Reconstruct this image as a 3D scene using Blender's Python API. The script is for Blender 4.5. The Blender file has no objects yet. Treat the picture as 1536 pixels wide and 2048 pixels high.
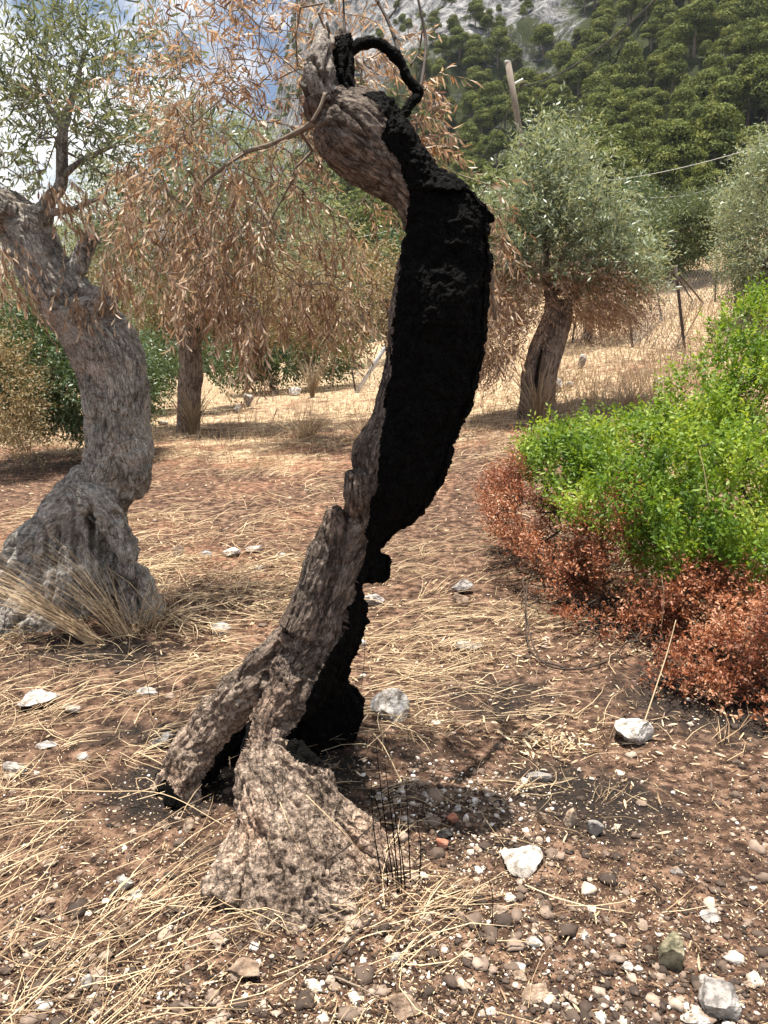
import bpy, math, random
import numpy as np
from mathutils import Vector

random.seed(5); RNG = np.random.default_rng(11)
SC = bpy.context.scene
COL = SC.collection

# ------------------------------------------------------------------ camera, world, sun, exposure
PITCH = math.radians(10.8); CAM_Z = 1.6; FPX = 1593.0
cam_d = bpy.data.cameras.new("camera"); cam = bpy.data.objects.new("camera", cam_d); COL.objects.link(cam)
cam.location = (0, 0, CAM_Z); cam.rotation_euler = (math.pi / 2 - PITCH, 0, 0)
cam_d.sensor_fit = 'VERTICAL'; cam_d.sensor_height = 36; cam_d.sensor_width = 27; cam_d.lens = 28
cam_d.clip_start = 0.02; cam_d.clip_end = 3000
SC.camera = cam

SUN_TO = Vector((-0.06, 0.03, 0.97)).normalized()          # towards the sun
sun_el = math.asin(SUN_TO.z); sun_az = math.atan2(SUN_TO.x, SUN_TO.y)
sl = bpy.data.lights.new("sun", 'SUN'); sl.energy = 5.0; sl.angle = math.radians(0.5); sl.color = (1.0, 0.93, 0.82)
so = bpy.data.objects.new("sun", sl); COL.objects.link(so); so.rotation_euler = SUN_TO.to_track_quat('Z', 'Y').to_euler()
so.location = (0, 0, 30)

w = bpy.data.worlds.new("World"); SC.world = w; w.use_nodes = True
nt = w.node_tree; nt.nodes.clear()
N = nt.nodes.new; L = nt.links.new
sky = N('ShaderNodeTexSky'); sky.sky_type = 'NISHITA'; sky.sun_disc = False
sky.sun_elevation = sun_el; sky.sun_rotation = sun_az; sky.dust_density = 0.6; sky.ozone_density = 2.0
tc = N('ShaderNodeTexCoord'); mp = N('ShaderNodeMapping'); mp.inputs['Scale'].default_value = (1, 1, 2.2); mp.inputs['Location'].default_value = (0.35, 0.1, 0.5)
no = N('ShaderNodeTexNoise'); no.inputs['Scale'].default_value = 4.2; no.inputs['Detail'].default_value = 8; no.inputs['Roughness'].default_value = 0.55
cr = N('ShaderNodeValToRGB'); cr.color_ramp.elements[0].position = 0.43; cr.color_ramp.elements[1].position = 0.56
mx = N('ShaderNodeMix'); mx.data_type = 'RGBA'
bg = N('ShaderNodeBackground'); bg.inputs['Strength'].default_value = 0.05
wo = N('ShaderNodeOutputWorld')
L(tc.outputs['Generated'], mp.inputs['Vector']); L(mp.outputs['Vector'], no.inputs['Vector']); L(no.outputs['Fac'], cr.inputs['Fac'])
L(cr.outputs['Color'], mx.inputs[0]); L(sky.outputs['Color'], mx.inputs[6]); mx.inputs[7].default_value = (11.0, 11.1, 11.3, 1)
L(mx.outputs[2], bg.inputs['Color']); L(bg.outputs['Background'], wo.inputs['Surface'])
SC.view_settings.view_transform = 'Standard'; SC.view_settings.look = 'None'; SC.view_settings.gamma = 1
SC.view_settings.exposure = 1.25
SC.render.engine = 'CYCLES'
SC.cycles.max_bounces = 6; SC.cycles.diffuse_bounces = 3; SC.cycles.transmission_bounces = 3; SC.cycles.glossy_bounces = 2
SC.cycles.use_adaptive_sampling = True

# ------------------------------------------------------------------ numpy helpers
cp, sp_ = math.cos(PITCH), math.sin(PITCH)
def P(px, py, Y):
    """point at world depth Y seen at photo pixel (px,py)"""
    u = (px - 768) / FPX; v = -(py - 1024) / FPX
    dy = cp + v * sp_; dz = -sp_ + v * cp
    k = Y / dy
    return np.array([u * k, Y, CAM_Z + dz * k])
def pix(co):
    x = co[:, 0]; y = co[:, 1]; z = co[:, 2] - CAM_Z
    d = y * cp - z * sp_; up = y * sp_ + z * cp
    d = np.maximum(d, 1e-3)
    return 768 + FPX * x / d, 1024 - FPX * up / d, d
def mpp(Y): return Y / FPX          # metres per photo pixel at that depth (close enough)

def _h(ix, iy, iz, s):
    n = (ix * 374761393 + iy * 668265263 + iz * 2147483647 + s * 1274126177) & 0xffffffff
    n = ((n ^ (n >> 13)) * 1274126177) & 0xffffffff
    n = ((n ^ (n >> 16)) * 2246822519) & 0xffffffff
    return ((n ^ (n >> 15)) & 0xffffff) / float(0xffffff)
def vn(p, s=0):
    p = np.asarray(p, dtype=np.float64); f = np.floor(p); i = f.astype(np.int64); t = p - f
    t = t * t * (3 - 2 * t); out = 0
    for a in (0, 1):
        wx = t[:, 0] if a else 1 - t[:, 0]
        for b in (0, 1):
            wy = t[:, 1] if b else 1 - t[:, 1]
            for c in (0, 1):
                wz = t[:, 2] if c else 1 - t[:, 2]
                out = out + wx * wy * wz * _h(i[:, 0] + a, i[:, 1] + b, i[:, 2] + c, s)
    return out * 2 - 1
def fbm(p, o=4, s=0, g=0.5):
    p = np.asarray(p, dtype=np.float64); r = 0; a = 1; t = 0
    for k in range(o):
        r = r + a * vn(p * 2 ** k + 17.3 * k, s + k); t += a; a *= g
    return r / t
def v3(x, y, z=None):
    x = np.atleast_1d(np.asarray(x, float)); y = np.atleast_1d(np.asarray(y, float))
    return np.stack([x, y, np.zeros_like(x) if z is None else z], 1)

def mesh(name, V, F, rnd=None, smooth=False, vec=None):
    """V (n,3); F list of arrays (m,k) of faces of k corners"""
    me = bpy.data.meshes.new(name)
    if not isinstance(F, (list, tuple)): F = [F]
    F = [f for f in F if len(f)]
    nl = sum(f.size for f in F); nf = sum(len(f) for f in F)
    me.vertices.add(len(V)); me.vertices.foreach_set('co', np.ascontiguousarray(V, dtype=np.float32).ravel())
    me.loops.add(nl); me.loops.foreach_set('vertex_index', np.concatenate([f.ravel() for f in F]).astype(np.int32))
    tot = np.concatenate([np.full(len(f), f.shape[1]) for f in F]).astype(np.int32)
    st = np.concatenate([[0], np.cumsum(tot)[:-1]]).astype(np.int32)
    me.polygons.add(nf); me.polygons.foreach_set('loop_start', st); me.polygons.foreach_set('loop_total', tot)
    me.update(calc_edges=True)
    if smooth: me.polygons.foreach_set('use_smooth', np.ones(nf, dtype=bool))
    if rnd is not None:
        a = me.attributes.new('rnd', 'FLOAT', 'POINT'); a.data.foreach_set('value', np.asarray(rnd, dtype=np.float32))
    if vec is not None:
        a = me.attributes.new('bark', 'FLOAT_VECTOR', 'POINT'); a.data.foreach_set('vector', np.ascontiguousarray(vec, dtype=np.float32).ravel())
    me.update()
    return me
def obj(name, me, mat=None, parent=None, label=None, cat=None, group=None, kind=None, loc=None):
    o = bpy.data.objects.new(name, me); COL.objects.link(o)
    if mat is not None and me is not None:
        me.materials.clear()
        for m in (mat if isinstance(mat, (list, tuple)) else [mat]): me.materials.append(m)
    if parent is not None: o.parent = parent
    if label: o['label'] = label
    if cat: o['category'] = cat
    if group: o['group'] = group
    if kind: o['kind'] = kind
    if loc is not None: o.location = loc
    return o
def thing(name, label, cat, loc=(0, 0, 0), group=None):
    return obj(name, None, label=label, cat=cat, group=group, loc=loc)
def part(name, V, F, mat, parent, **k):
    """part given in world coordinates, stored relative to its parent's origin"""
    off = np.array(parent.location) if parent is not None else np.zeros(3)
    if parent is not None and parent.parent is not None: off = off + np.array(parent.parent.location)
    return obj(name, mesh(name, V - off, F, **k), mat, parent)

# ------------------------------------------------------------------ terrain
def T(x, y):
    x = np.asarray(x, float); y = np.asarray(y, float)
    yy = np.maximum(0, y - 4.0); yy = yy - 1.5 * (1 - np.exp(-yy / 1.5)) + 0.0
    xe = 12 * np.tanh(x / 12); xe = np.where(xe > 0, xe, xe * 0.28)
    z = 0.049 * yy + 0.0155 * xe * yy
    z = z + 0.05 * np.exp(-(((x + 0.12) / 0.55) ** 2 + ((y - 2.62) / 0.5) ** 2))
    z = z + 0.055 * np.exp(-(((x + 0.05) / 0.40) ** 2 + ((y - 3.1) / 0.3) ** 2))
    z = z + 0.12 * np.exp(-(((x + 1.75) / 0.8) ** 2 + ((y - 4.7) / 0.8) ** 2))
    return z
def smooth01(t): t = np.clip(t, 0, 1); return t * t * (3 - 2 * t)
def H(x, y, detail=True):
    x = np.atleast_1d(np.asarray(x, float)); y = np.atleast_1d(np.asarray(y, float))
    r = np.hypot(x, y); k = np.minimum(1, 50 / np.maximum(r, 1e-6))
    z = T(x * k, y * k)
    front = smooth01((y + 4) / 6)
    far = np.clip((r - 50) / 60, 0, 1)
    phi = np.degrees(np.arctan2(x, y))
    prof = np.interp(r, [50, 70, 110, 170, 250, 330, 400, 520, 700], [0, 2.5, 11, 44, 95, 158, 232, 320, 380])
    s = np.interp(phi, [-180, -60, -30, -20, -13, -9.2, -7.4, -6.0, -4.5, 0, 20, 26, 60, 180],
                  [.05, .12, .15, .20, .27, .36, .46, .62, .86, 1.0, 1.0, 1.0, .9, .05])
    z = z + prof * s
    if detail:
        p = v3(x, y)
        amp = smooth01((r - 60) / 120)
        n1 = fbm(p / 75, 5, 3, .55); n2 = np.abs(fbm(p / 38, 4, 9, .55))
        z = z + amp * (n1 * 22 - n2 * 20 * s + 3)
        crag = smooth01((r - 230) / 120) * np.clip(1 - (phi + 1) / 12, 0, 1) * s
        z = z + crag * (np.abs(fbm(p / 20, 4, 21, .6)) * 26)
        near = np.exp(-r / 60)
        z = z + near * 0.035 * fbm(p * 0.9, 3, 5) * np.clip(r / 3, 0, 1) + 0.014 * near * fbm(p * 5, 3, 31)
        z = z + 0.006 * np.exp(-r / 8) * fbm(p * 22, 3, 41, .6)
    return z
def Hs(x, y): return float(H(x, y)[0])
def G(px, py):
    """ground point seen at a photo pixel"""
    u = (px - 768) / FPX; v = -(py - 1024) / FPX
    d = np.array([u, cp + v * sp_, -sp_ + v * cp])
    t = np.geomspace(1.2, 300, 900)
    z = CAM_Z + d[2] * t; h = H(d[0] * t, d[1] * t)
    i = np.argmax(z < h)
    if z[i] >= h[i]: i = len(t) - 1
    t0, t1 = t[max(i - 1, 0)], t[i]; e0 = z[max(i - 1, 0)] - h[max(i - 1, 0)]; e1 = z[i] - h[i]
    tt = t0 + (t1 - t0) * (e0 / (e0 - e1) if e0 != e1 else 0)
    return np.array([d[0] * tt, d[1] * tt, Hs(d[0] * tt, d[1] * tt)])

# ------------------------------------------------------------------ materials
def newmat(name):
    m = bpy.data.materials.new(name); m.use_nodes = True; t = m.node_tree; t.nodes.clear(); return m, t
def nd(t, typ, **k):
    n = t.nodes.new(typ)
    for a, b in k.items():
        if a[0] == '_': setattr(n, a[1:], b)
        else: n.inputs[a].default_value = b
    return n
def ramp(t, stops, fac=None, interp='LINEAR'):
    r = t.nodes.new('ShaderNodeValToRGB'); e = r.color_ramp.elements; r.color_ramp.interpolation = interp
    while len(e) > 1: e.remove(e[0])
    e[0].position = stops[0][0]; e[0].color = (*stops[0][1], 1)
    for p_, c in stops[1:]:
        q = e.new(p_); q.color = (*c, 1)
    if fac is not None: t.links.new(fac, r.inputs['Fac'])
    return r
def noise(t, vec, scale, detail=5, rough=.55, dist=0):
    n = nd(t, 'ShaderNodeTexNoise', Scale=scale, Detail=detail, Roughness=rough, Distortion=dist)
    if vec is not None: t.links.new(vec, n.inputs['Vector'])
    return n
def mixc(t, fac, a, b, mode='MIX'):
    m = t.nodes.new('ShaderNodeMix'); m.data_type = 'RGBA'; m.blend_type = mode
    for i, v in ((0, fac), (6, a), (7, b)):
        if hasattr(v, 'type') and hasattr(v, 'node'): t.links.new(v, m.inputs[i])
        elif i == 0: m.inputs[0].default_value = v
        else: m.inputs[i].default_value = (*v, 1)
    return m.outputs[2]
def leaf_mat(name, stops, trans=.35, rough=.5, back=None, spec=.4, tcol=None):
    m, t = newmat(name)
    a = nd(t, 'ShaderNodeAttribute', _attribute_name='rnd')
    c = ramp(t, stops, a.outputs['Fac']).outputs['Color']
    if back:
        g = nd(t, 'ShaderNodeNewGeometry')
        c = mixc(t, g.outputs['Backfacing'], c, mixc(t, .75, c, back))
    p = nd(t, 'ShaderNodeBsdfPrincipled', Roughness=rough); p.inputs['Specular IOR Level'].default_value = spec
    t.links.new(c, p.inputs['Base Color'])
    tr = nd(t, 'ShaderNodeBsdfTranslucent')
    t.links.new(mixc(t, 1.0, c, tcol or (1.3, 1.15, .6), 'MULTIPLY'), tr.inputs['Color'])
    mxs = nd(t, 'ShaderNodeMixShader', Fac=trans); t.links.new(p.outputs[0], mxs.inputs[1]); t.links.new(tr.outputs[0], mxs.inputs[2])
    o = nd(t, 'ShaderNodeOutputMaterial'); t.links.new(mxs.outputs[0], o.inputs['Surface'])
    return m
def solid_mat(name, stops, scale=8, rough=.85, bump=.3, bscale=40, bdist=.01, coord='Object', rnd=False, detail=6, spec=.3, stretch=None):
    m, t = newmat(name)
    if coord == 'bark': vec = nd(t, 'ShaderNodeAttribute', _attribute_name='bark').outputs['Vector']
    else: vec = nd(t, 'ShaderNodeTexCoord').outputs[coord]
    if stretch:
        mpn = nd(t, 'ShaderNodeMapping', Scale=stretch); t.links.new(vec, mpn.inputs['Vector']); vec = mpn.outputs['Vector']
    if rnd:
        a = nd(t, 'ShaderNodeAttribute', _attribute_name='rnd')
        n = noise(t, vec, scale, detail)
        md = nd(t, 'ShaderNodeMath', _operation='MULTIPLY_ADD'); t.links.new(n.outputs['Fac'], md.inputs[0]); md.inputs[1].default_value = .35
        ad = nd(t, 'ShaderNodeMath', _operation='SUBTRACT'); t.links.new(a.outputs['Fac'], ad.inputs[0]); ad.inputs[1].default_value = .175
        t.links.new(ad.outputs[0], md.inputs[2]); f = md.outputs[0]
    else: f = noise(t, vec, scale, detail, .6).outputs['Fac']
    c = ramp(t, stops, f).outputs['Color']
    p = nd(t, 'ShaderNodeBsdfPrincipled', Roughness=rough); p.inputs['Specular IOR Level'].default_value = spec
    t.links.new(c, p.inputs['Base Color'])
    b = nd(t, 'ShaderNodeBump', Strength=bump, Distance=bdist); t.links.new(noise(t, vec, bscale, 6, .65).outputs['Fac'], b.inputs['Height'])
    t.links.new(b.outputs[0], p.inputs['Normal'])
    o = nd(t, 'ShaderNodeOutputMaterial'); t.links.new(p.outputs[0], o.inputs['Surface'])
    return m
def bark_mat(name, dark, mid, light, red=None, grain=1.0, bump=.8, crumb=0.0, iso0=.35, distort=.9):
    m, t = newmat(name)
    vec = nd(t, 'ShaderNodeAttribute', _attribute_name='bark').outputs['Vector']
    tcn = nd(t, 'ShaderNodeTexCoord').outputs['Object']
    mpn = nd(t, 'ShaderNodeMapping', Scale=(1, 1, .16)); t.links.new(vec, mpn.inputs['Vector'])
    fine0 = noise(t, mpn.outputs[0], 95 * grain, 8, .72, distort)
    iso = noise(t, tcn, 120 * grain, 6, .75, .3); iso2 = noise(t, tcn, 34 * grain, 6, .75, .6)
    # a finely broken, crumbly surface over the grain; the old foot of the trunk is all crumble
    sepz = nd(t, 'ShaderNodeSeparateXYZ'); t.links.new(tcn, sepz.inputs[0])
    lowf = nd(t, 'ShaderNodeMapRange'); t.links.new(sepz.outputs['Z'], lowf.inputs['Value']); lowf.inputs['From Min'].default_value = .75; lowf.inputs['From Max'].default_value = .25; lowf.inputs['To Min'].default_value = iso0; lowf.inputs['To Max'].default_value = min(1, iso0 + crumb)
    avg = nd(t, 'ShaderNodeMath', _operation='ADD'); t.links.new(iso.outputs['Fac'], avg.inputs[0]); t.links.new(iso2.outputs['Fac'], avg.inputs[1])
    av2 = nd(t, 'ShaderNodeMath', _operation='MULTIPLY'); t.links.new(avg.outputs[0], av2.inputs[0]); av2.inputs[1].default_value = .5
    class _F: pass
    fine = _F(); mf = nd(t, 'ShaderNodeMix'); mf.data_type = 'FLOAT'; t.links.new(lowf.outputs[0], mf.inputs[0]); t.links.new(fine0.outputs['Fac'], mf.inputs[2]); t.links.new(av2.outputs[0], mf.inputs[3]); fine.outputs = {'Fac': mf.outputs[0]}
    big = noise(t, tcn, 5, 6, .65)
    c = ramp(t, [(.40, dark), (.485, mid), (.575, light)], fine.outputs['Fac']).outputs['Color']
    c2 = ramp(t, [(.32, (.45, .43, .42)), (.55, (1, 1, 1)), (.75, (1.25, 1.2, 1.15))], big.outputs['Fac']).outputs['Color']
    c = mixc(t, 1.0, c, c2, 'MULTIPLY')
    if red:
        rn = noise(t, tcn, 3.1, 5, .6); rr = ramp(t, [(.48, (0, 0, 0)), (.66, (1, 1, 1))], rn.outputs['Fac']).outputs['Color']
        c = mixc(t, rr, c, mixc(t, 1.0, c, red, 'MULTIPLY'))
    if crumb > .3:
        lf = nd(t, 'ShaderNodeMapRange'); t.links.new(sepz.outputs['Z'], lf.inputs['Value']); lf.inputs['From Min'].default_value = .62; lf.inputs['From Max'].default_value = .30; lf.inputs['To Max'].default_value = 1
        c = mixc(t, lf.outputs[0], c, mixc(t, 1.0, c, (2.05, 1.98, 1.88), 'MULTIPLY'))      # pale crust of the old foot, with sunlit brightness put into the colour
    wv = nd(t, 'ShaderNodeVectorMath', _operation='MULTIPLY_ADD'); wn = noise(t, tcn, 18, 4, .6); t.links.new(wn.outputs['Color'], wv.inputs[0]); wv.inputs[1].default_value = (.05, .05, .05)
    mp2 = nd(t, 'ShaderNodeMapping', Scale=(1, 1, .30)); t.links.new(vec, mp2.inputs['Vector']); t.links.new(mp2.outputs[0], wv.inputs[2])
    vo = nd(t, 'ShaderNodeTexVoronoi', Scale=42 * grain); vo.feature = 'DISTANCE_TO_EDGE'; t.links.new(wv.outputs[0], vo.inputs['Vector'])
    cm_ = noise(t, tcn, 7, 4, .6)
    ck = ramp(t, [(0, (1, 1, 1)), (.10, (0, 0, 0))], vo.outputs['Distance']).outputs['Color']
    ckm = ramp(t, [(.40, (0, 0, 0)), (.58, (.75, .75, .75))], cm_.outputs['Fac']).outputs['Color']
    crk = mixc(t, 1.0, ck, ckm, 'MULTIPLY')
    c = mixc(t, crk, c, tuple(v * .6 for v in dark))
    # lichen / dust specks
    v = nd(t, 'ShaderNodeTexVoronoi', Scale=90); t.links.new(tcn, v.inputs['Vector'])
    sp = ramp(t, [(.08, (1, 1, 1)), (.2, (0, 0, 0))], v.outputs['Distance']).outputs['Color']
    sn = noise(t, tcn, 9, 3); sm = ramp(t, [(.52, (0, 0, 0)), (.62, (.8, .8, .8))], sn.outputs['Fac']).outputs['Color']
    c = mixc(t, mixc(t, 1.0, sp, sm, 'MULTIPLY'), c, light)
    p = nd(t, 'ShaderNodeBsdfPrincipled', Roughness=.9); p.inputs['Specular IOR Level'].default_value = .25
    t.links.new(c, p.inputs['Base Color'])
    b = nd(t, 'ShaderNodeBump', Strength=bump, Distance=.012); t.links.new(fine.outputs['Fac'], b.inputs['Height'])
    f2 = noise(t, tcn, 160, 4, .7); b2 = nd(t, 'ShaderNodeBump', Strength=.9, Distance=.006)
    t.links.new(f2.outputs['Fac'], b2.inputs['Height']); t.links.new(b.outputs[0], b2.inputs['Normal'])
    b3 = nd(t, 'ShaderNodeBump', Strength=.8, Distance=.008); b3.invert = True; t.links.new(crk, b3.inputs['Height']); t.links.new(b2.outputs[0], b3.inputs['Normal']); t.links.new(b3.outputs[0], p.inputs['Normal'])
    o = nd(t, 'ShaderNodeOutputMaterial'); t.links.new(p.outputs[0], o.inputs['Surface'])
    return m

M = {}
M['bark_main'] = bark_mat('bark_main', (.035, .026, .022), (.12, .092, .074), (.33, .27, .225), red=(1.03, .93, .88), crumb=.5, bump=1.0)
M['bark_pale'] = bark_mat('bark_pale', (.12, .105, .09), (.30, .265, .23), (.52, .47, .41), bump=.4, iso0=.6)
M['bark_left'] = bark_mat('bark_left', (.085, .076, .068), (.30, .275, .245), (.60, .57, .52), red=(1.0, .92, .88), grain=.75, bump=1.0, iso0=.5, distort=2.2)
M['bark_far'] = bark_mat('bark_far', (.05, .035, .028), (.19, .145, .115), (.36, .28, .23), grain=.35)
M['char'] = solid_mat('char', [(.3, (.0015, .0015, .0015)), (.7, (.0042, .004, .0038))], 20, .8, .9, 60, .012, spec=.16)
cn = M['char'].node_tree; vq = nd(cn, 'ShaderNodeTexVoronoi', Scale=38); vq.feature = 'DISTANCE_TO_EDGE'
_tq = nd(cn, 'ShaderNodeTexCoord'); _mq = nd(cn, 'ShaderNodeMapping', Scale=(1, 1, .55)); cn.links.new(_tq.outputs['Object'], _mq.inputs['Vector']); cn.links.new(_mq.outputs[0], vq.inputs['Vector'])
_rq = ramp(cn, [(0, (0, 0, 0)), (.09, (1, 1, 1))], vq.outputs['Distance']); _pq = [q for q in cn.nodes if q.type == 'BSDF_PRINCIPLED'][0]; _bq = [q for q in cn.nodes if q.type == 'BUMP'][0]
_b2 = nd(cn, 'ShaderNodeBump', Strength=.8, Distance=.008); cn.links.new(_rq.outputs[0], _b2.inputs['Height']); cn.links.new(_bq.outputs[0], _b2.inputs['Normal']); cn.links.new(_b2.outputs[0], _pq.inputs['Normal']); _pq.inputs['Roughness'].default_value = .85; _pq.inputs['Specular IOR Level'].default_value = .08
M['twig'] = solid_mat('twig', [(.3, (.10, .075, .055)), (.7, (.26, .21, .165))], 30, .9, .3, 80, .004)
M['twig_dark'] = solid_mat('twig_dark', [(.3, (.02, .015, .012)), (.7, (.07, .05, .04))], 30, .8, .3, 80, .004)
DEAD = [(0, (.10, .055, .035)), (.25, (.25, .15, .095)), (.5, (.40, .27, .175)), (.72, (.56, .44, .32)), (.9, (.66, .56, .44)), (.96, (.48, .24, .11)), (1, (.42, .17, .07))]
M['dead_leaf'] = leaf_mat('dead_leaf', DEAD, .34, .5, tcol=(1.15, 1.0, .82))
M['olive_leaf'] = leaf_mat('olive_leaf', [(0, (.035, .06, .025)), (.5, (.08, .115, .05)), (.85, (.15, .18, .09)), (1, (.26, .22, .11))], .25, .38, back=(.27, .32, .22), spec=.55)
M['olive_far'] = leaf_mat('olive_far', [(0, (.04, .065, .03)), (.45, (.12, .16, .085)), (.8, (.28, .33, .22)), (1, (.42, .43, .30))], .22, .4, back=(.42, .48, .38), spec=.25)
M['olive_dim'] = leaf_mat('olive_dim', [(0, (.035, .06, .022)), (.6, (.09, .12, .05)), (1, (.17, .21, .10))], .22, .5, back=(.15, .19, .11), spec=.3)
M['dead_far'] = leaf_mat('dead_far', [(0, (.17, .105, .075)), (.5, (.38, .27, .19)), (1, (.58, .46, .35))], .3, .6, tcol=(1.2, 1.0, .8))
M['mixed_far'] = leaf_mat('mixed_far', [(0, (.12, .08, .04)), (.4, (.28, .21, .11)), (.7, (.34, .28, .15)), (1, (.18, .21, .11))], .3, .6, tcol=(1.2, 1.0, .8))
M['lentisk'] = leaf_mat('lentisk', [(0, (.04, .085, .018)), (.4, (.12, .215, .03)), (.75, (.27, .37, .055)), (1, (.46, .50, .13))], .4, .5, spec=.3, tcol=(1.3, 1.2, .5))
M['scorched'] = leaf_mat('scorched', [(0, (.08, .034, .022)), (.35, (.26, .10, .052)), (.65, (.42, .19, .10)), (.88, (.55, .31, .185)), (1, (.76, .55, .38))], .3, .5, tcol=(1.3, .9, .7))
M['dark_shrub'] = leaf_mat('dark_shrub', [(0, (.035, .06, .025)), (.6, (.08, .13, .055)), (1, (.17, .22, .10))], .25, .45, spec=.5)
M['pine'] = leaf_mat('pine', [(0, (.03, .05, .014)), (.5, (.11, .135, .036)), (1, (.25, .26, .075))], .2, .8, spec=.1)
M['straw'] = leaf_mat('straw', [(0, (.16, .10, .06)), (.35, (.44, .31, .185)), (1, (.84, .68, .45))], .2, .5, tcol=(1.1, 1, .8))
M['dry_grass'] = leaf_mat('dry_grass', [(0, (.20, .135, .085)), (.5, (.38, .285, .185)), (1, (.54, .44, .31))], .25, .6, tcol=(1.1, 1, .8))
M['litter'] = leaf_mat('litter', [(0, (.07, .04, .025)), (.35, (.26, .17, .10)), (.7, (.52, .38, .23)), (1, (.70, .58, .40))], .15, .5)
M['pebble'] = solid_mat('pebble', [(0, (.04, .028, .022)), (.4, (.12, .085, .065)), (.72, (.28, .21, .165)), (.92, (.44, .36, .29)), (1, (.70, .66, .60))], 60, .85, .4, 150, .003, rnd=True)
M['gravel'] = solid_mat('gravel', [(0, (.02, .014, .011)), (.55, (.075, .05, .036)), (.85, (.26, .19, .14)), (.95, (.6, .54, .48)), (1, (.82, .8, .77))], 60, .9, .2, 150, .002, rnd=True)
def rock_mat(name, a, b, c=None):
    return solid_mat(name, [(.32, tuple(v * .55 for v in a)), (.42, a), (.52, b), (.66, c or b)], 26, .9, .9, 60, .014)
R_ = {'white': rock_mat('rock_white', (.27, .24, .21), (.46, .43, .40), (.60, .58, .55)), 'grey': rock_mat('rock_grey', (.18, .165, .155), (.34, .31, .29), (.5, .47, .44)),
      'tan': rock_mat('rock_tan', (.20, .14, .10), (.36, .27, .20), (.48, .39, .30)), 'brown': rock_mat('rock_brown', (.13, .09, .065), (.26, .18, .13), (.34, .27, .20)),
      'blue': rock_mat('rock_blue', (.17, .18, .2), (.3, .32, .36)), 'red': rock_mat('rock_red', (.28, .11, .07), (.5, .2, .12), (.42, .24, .18)),
      'olive': rock_mat('rock_olive', (.12, .11, .07), (.26, .23, .15), (.4, .36, .26)), 'black': rock_mat('rock_black', (.01, .01, .01), (.04, .037, .035)),
      'slate': rock_mat('rock_slate', (.15, .135, .125), (.27, .25, .235))}
M['steel'] = solid_mat('steel', [(.3, (.35, .37, .4)), (.7, (.55, .58, .62))], 12, .45, .1, 60, .002, spec=.6)
M['rust'] = solid_mat('rust', [(.3, (.03, .025, .022)), (.7, (.10, .075, .06))], 30, .8, .3, 80, .003)
M['white_paint'] = solid_mat('white_paint', [(.3, (.62, .62, .62)), (.7, (.78, .78, .78))], 10, .5, .1, 60, .002)
M['pole_wood'] = solid_mat('pole_wood', [(.3, (.13, .105, .085)), (.7, (.25, .21, .17))], 4, .85, .4, 20, .01, stretch=(6, 6, .5))
M['wire'] = solid_mat('wire', [(.3, (.03, .03, .03)), (.7, (.06, .06, .06))], 10, .6, 0, 10, .001)
M['wire_pale'] = solid_mat('wire_pale', [(.3, (.5, .5, .5)), (.7, (.65, .65, .65))], 10, .5, 0, 10, .001)
M['netting'] = solid_mat('netting', [(.3, (.16, .16, .16)), (.7, (.26, .26, .26))], 10, .5, 0, 10, .001)

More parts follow.
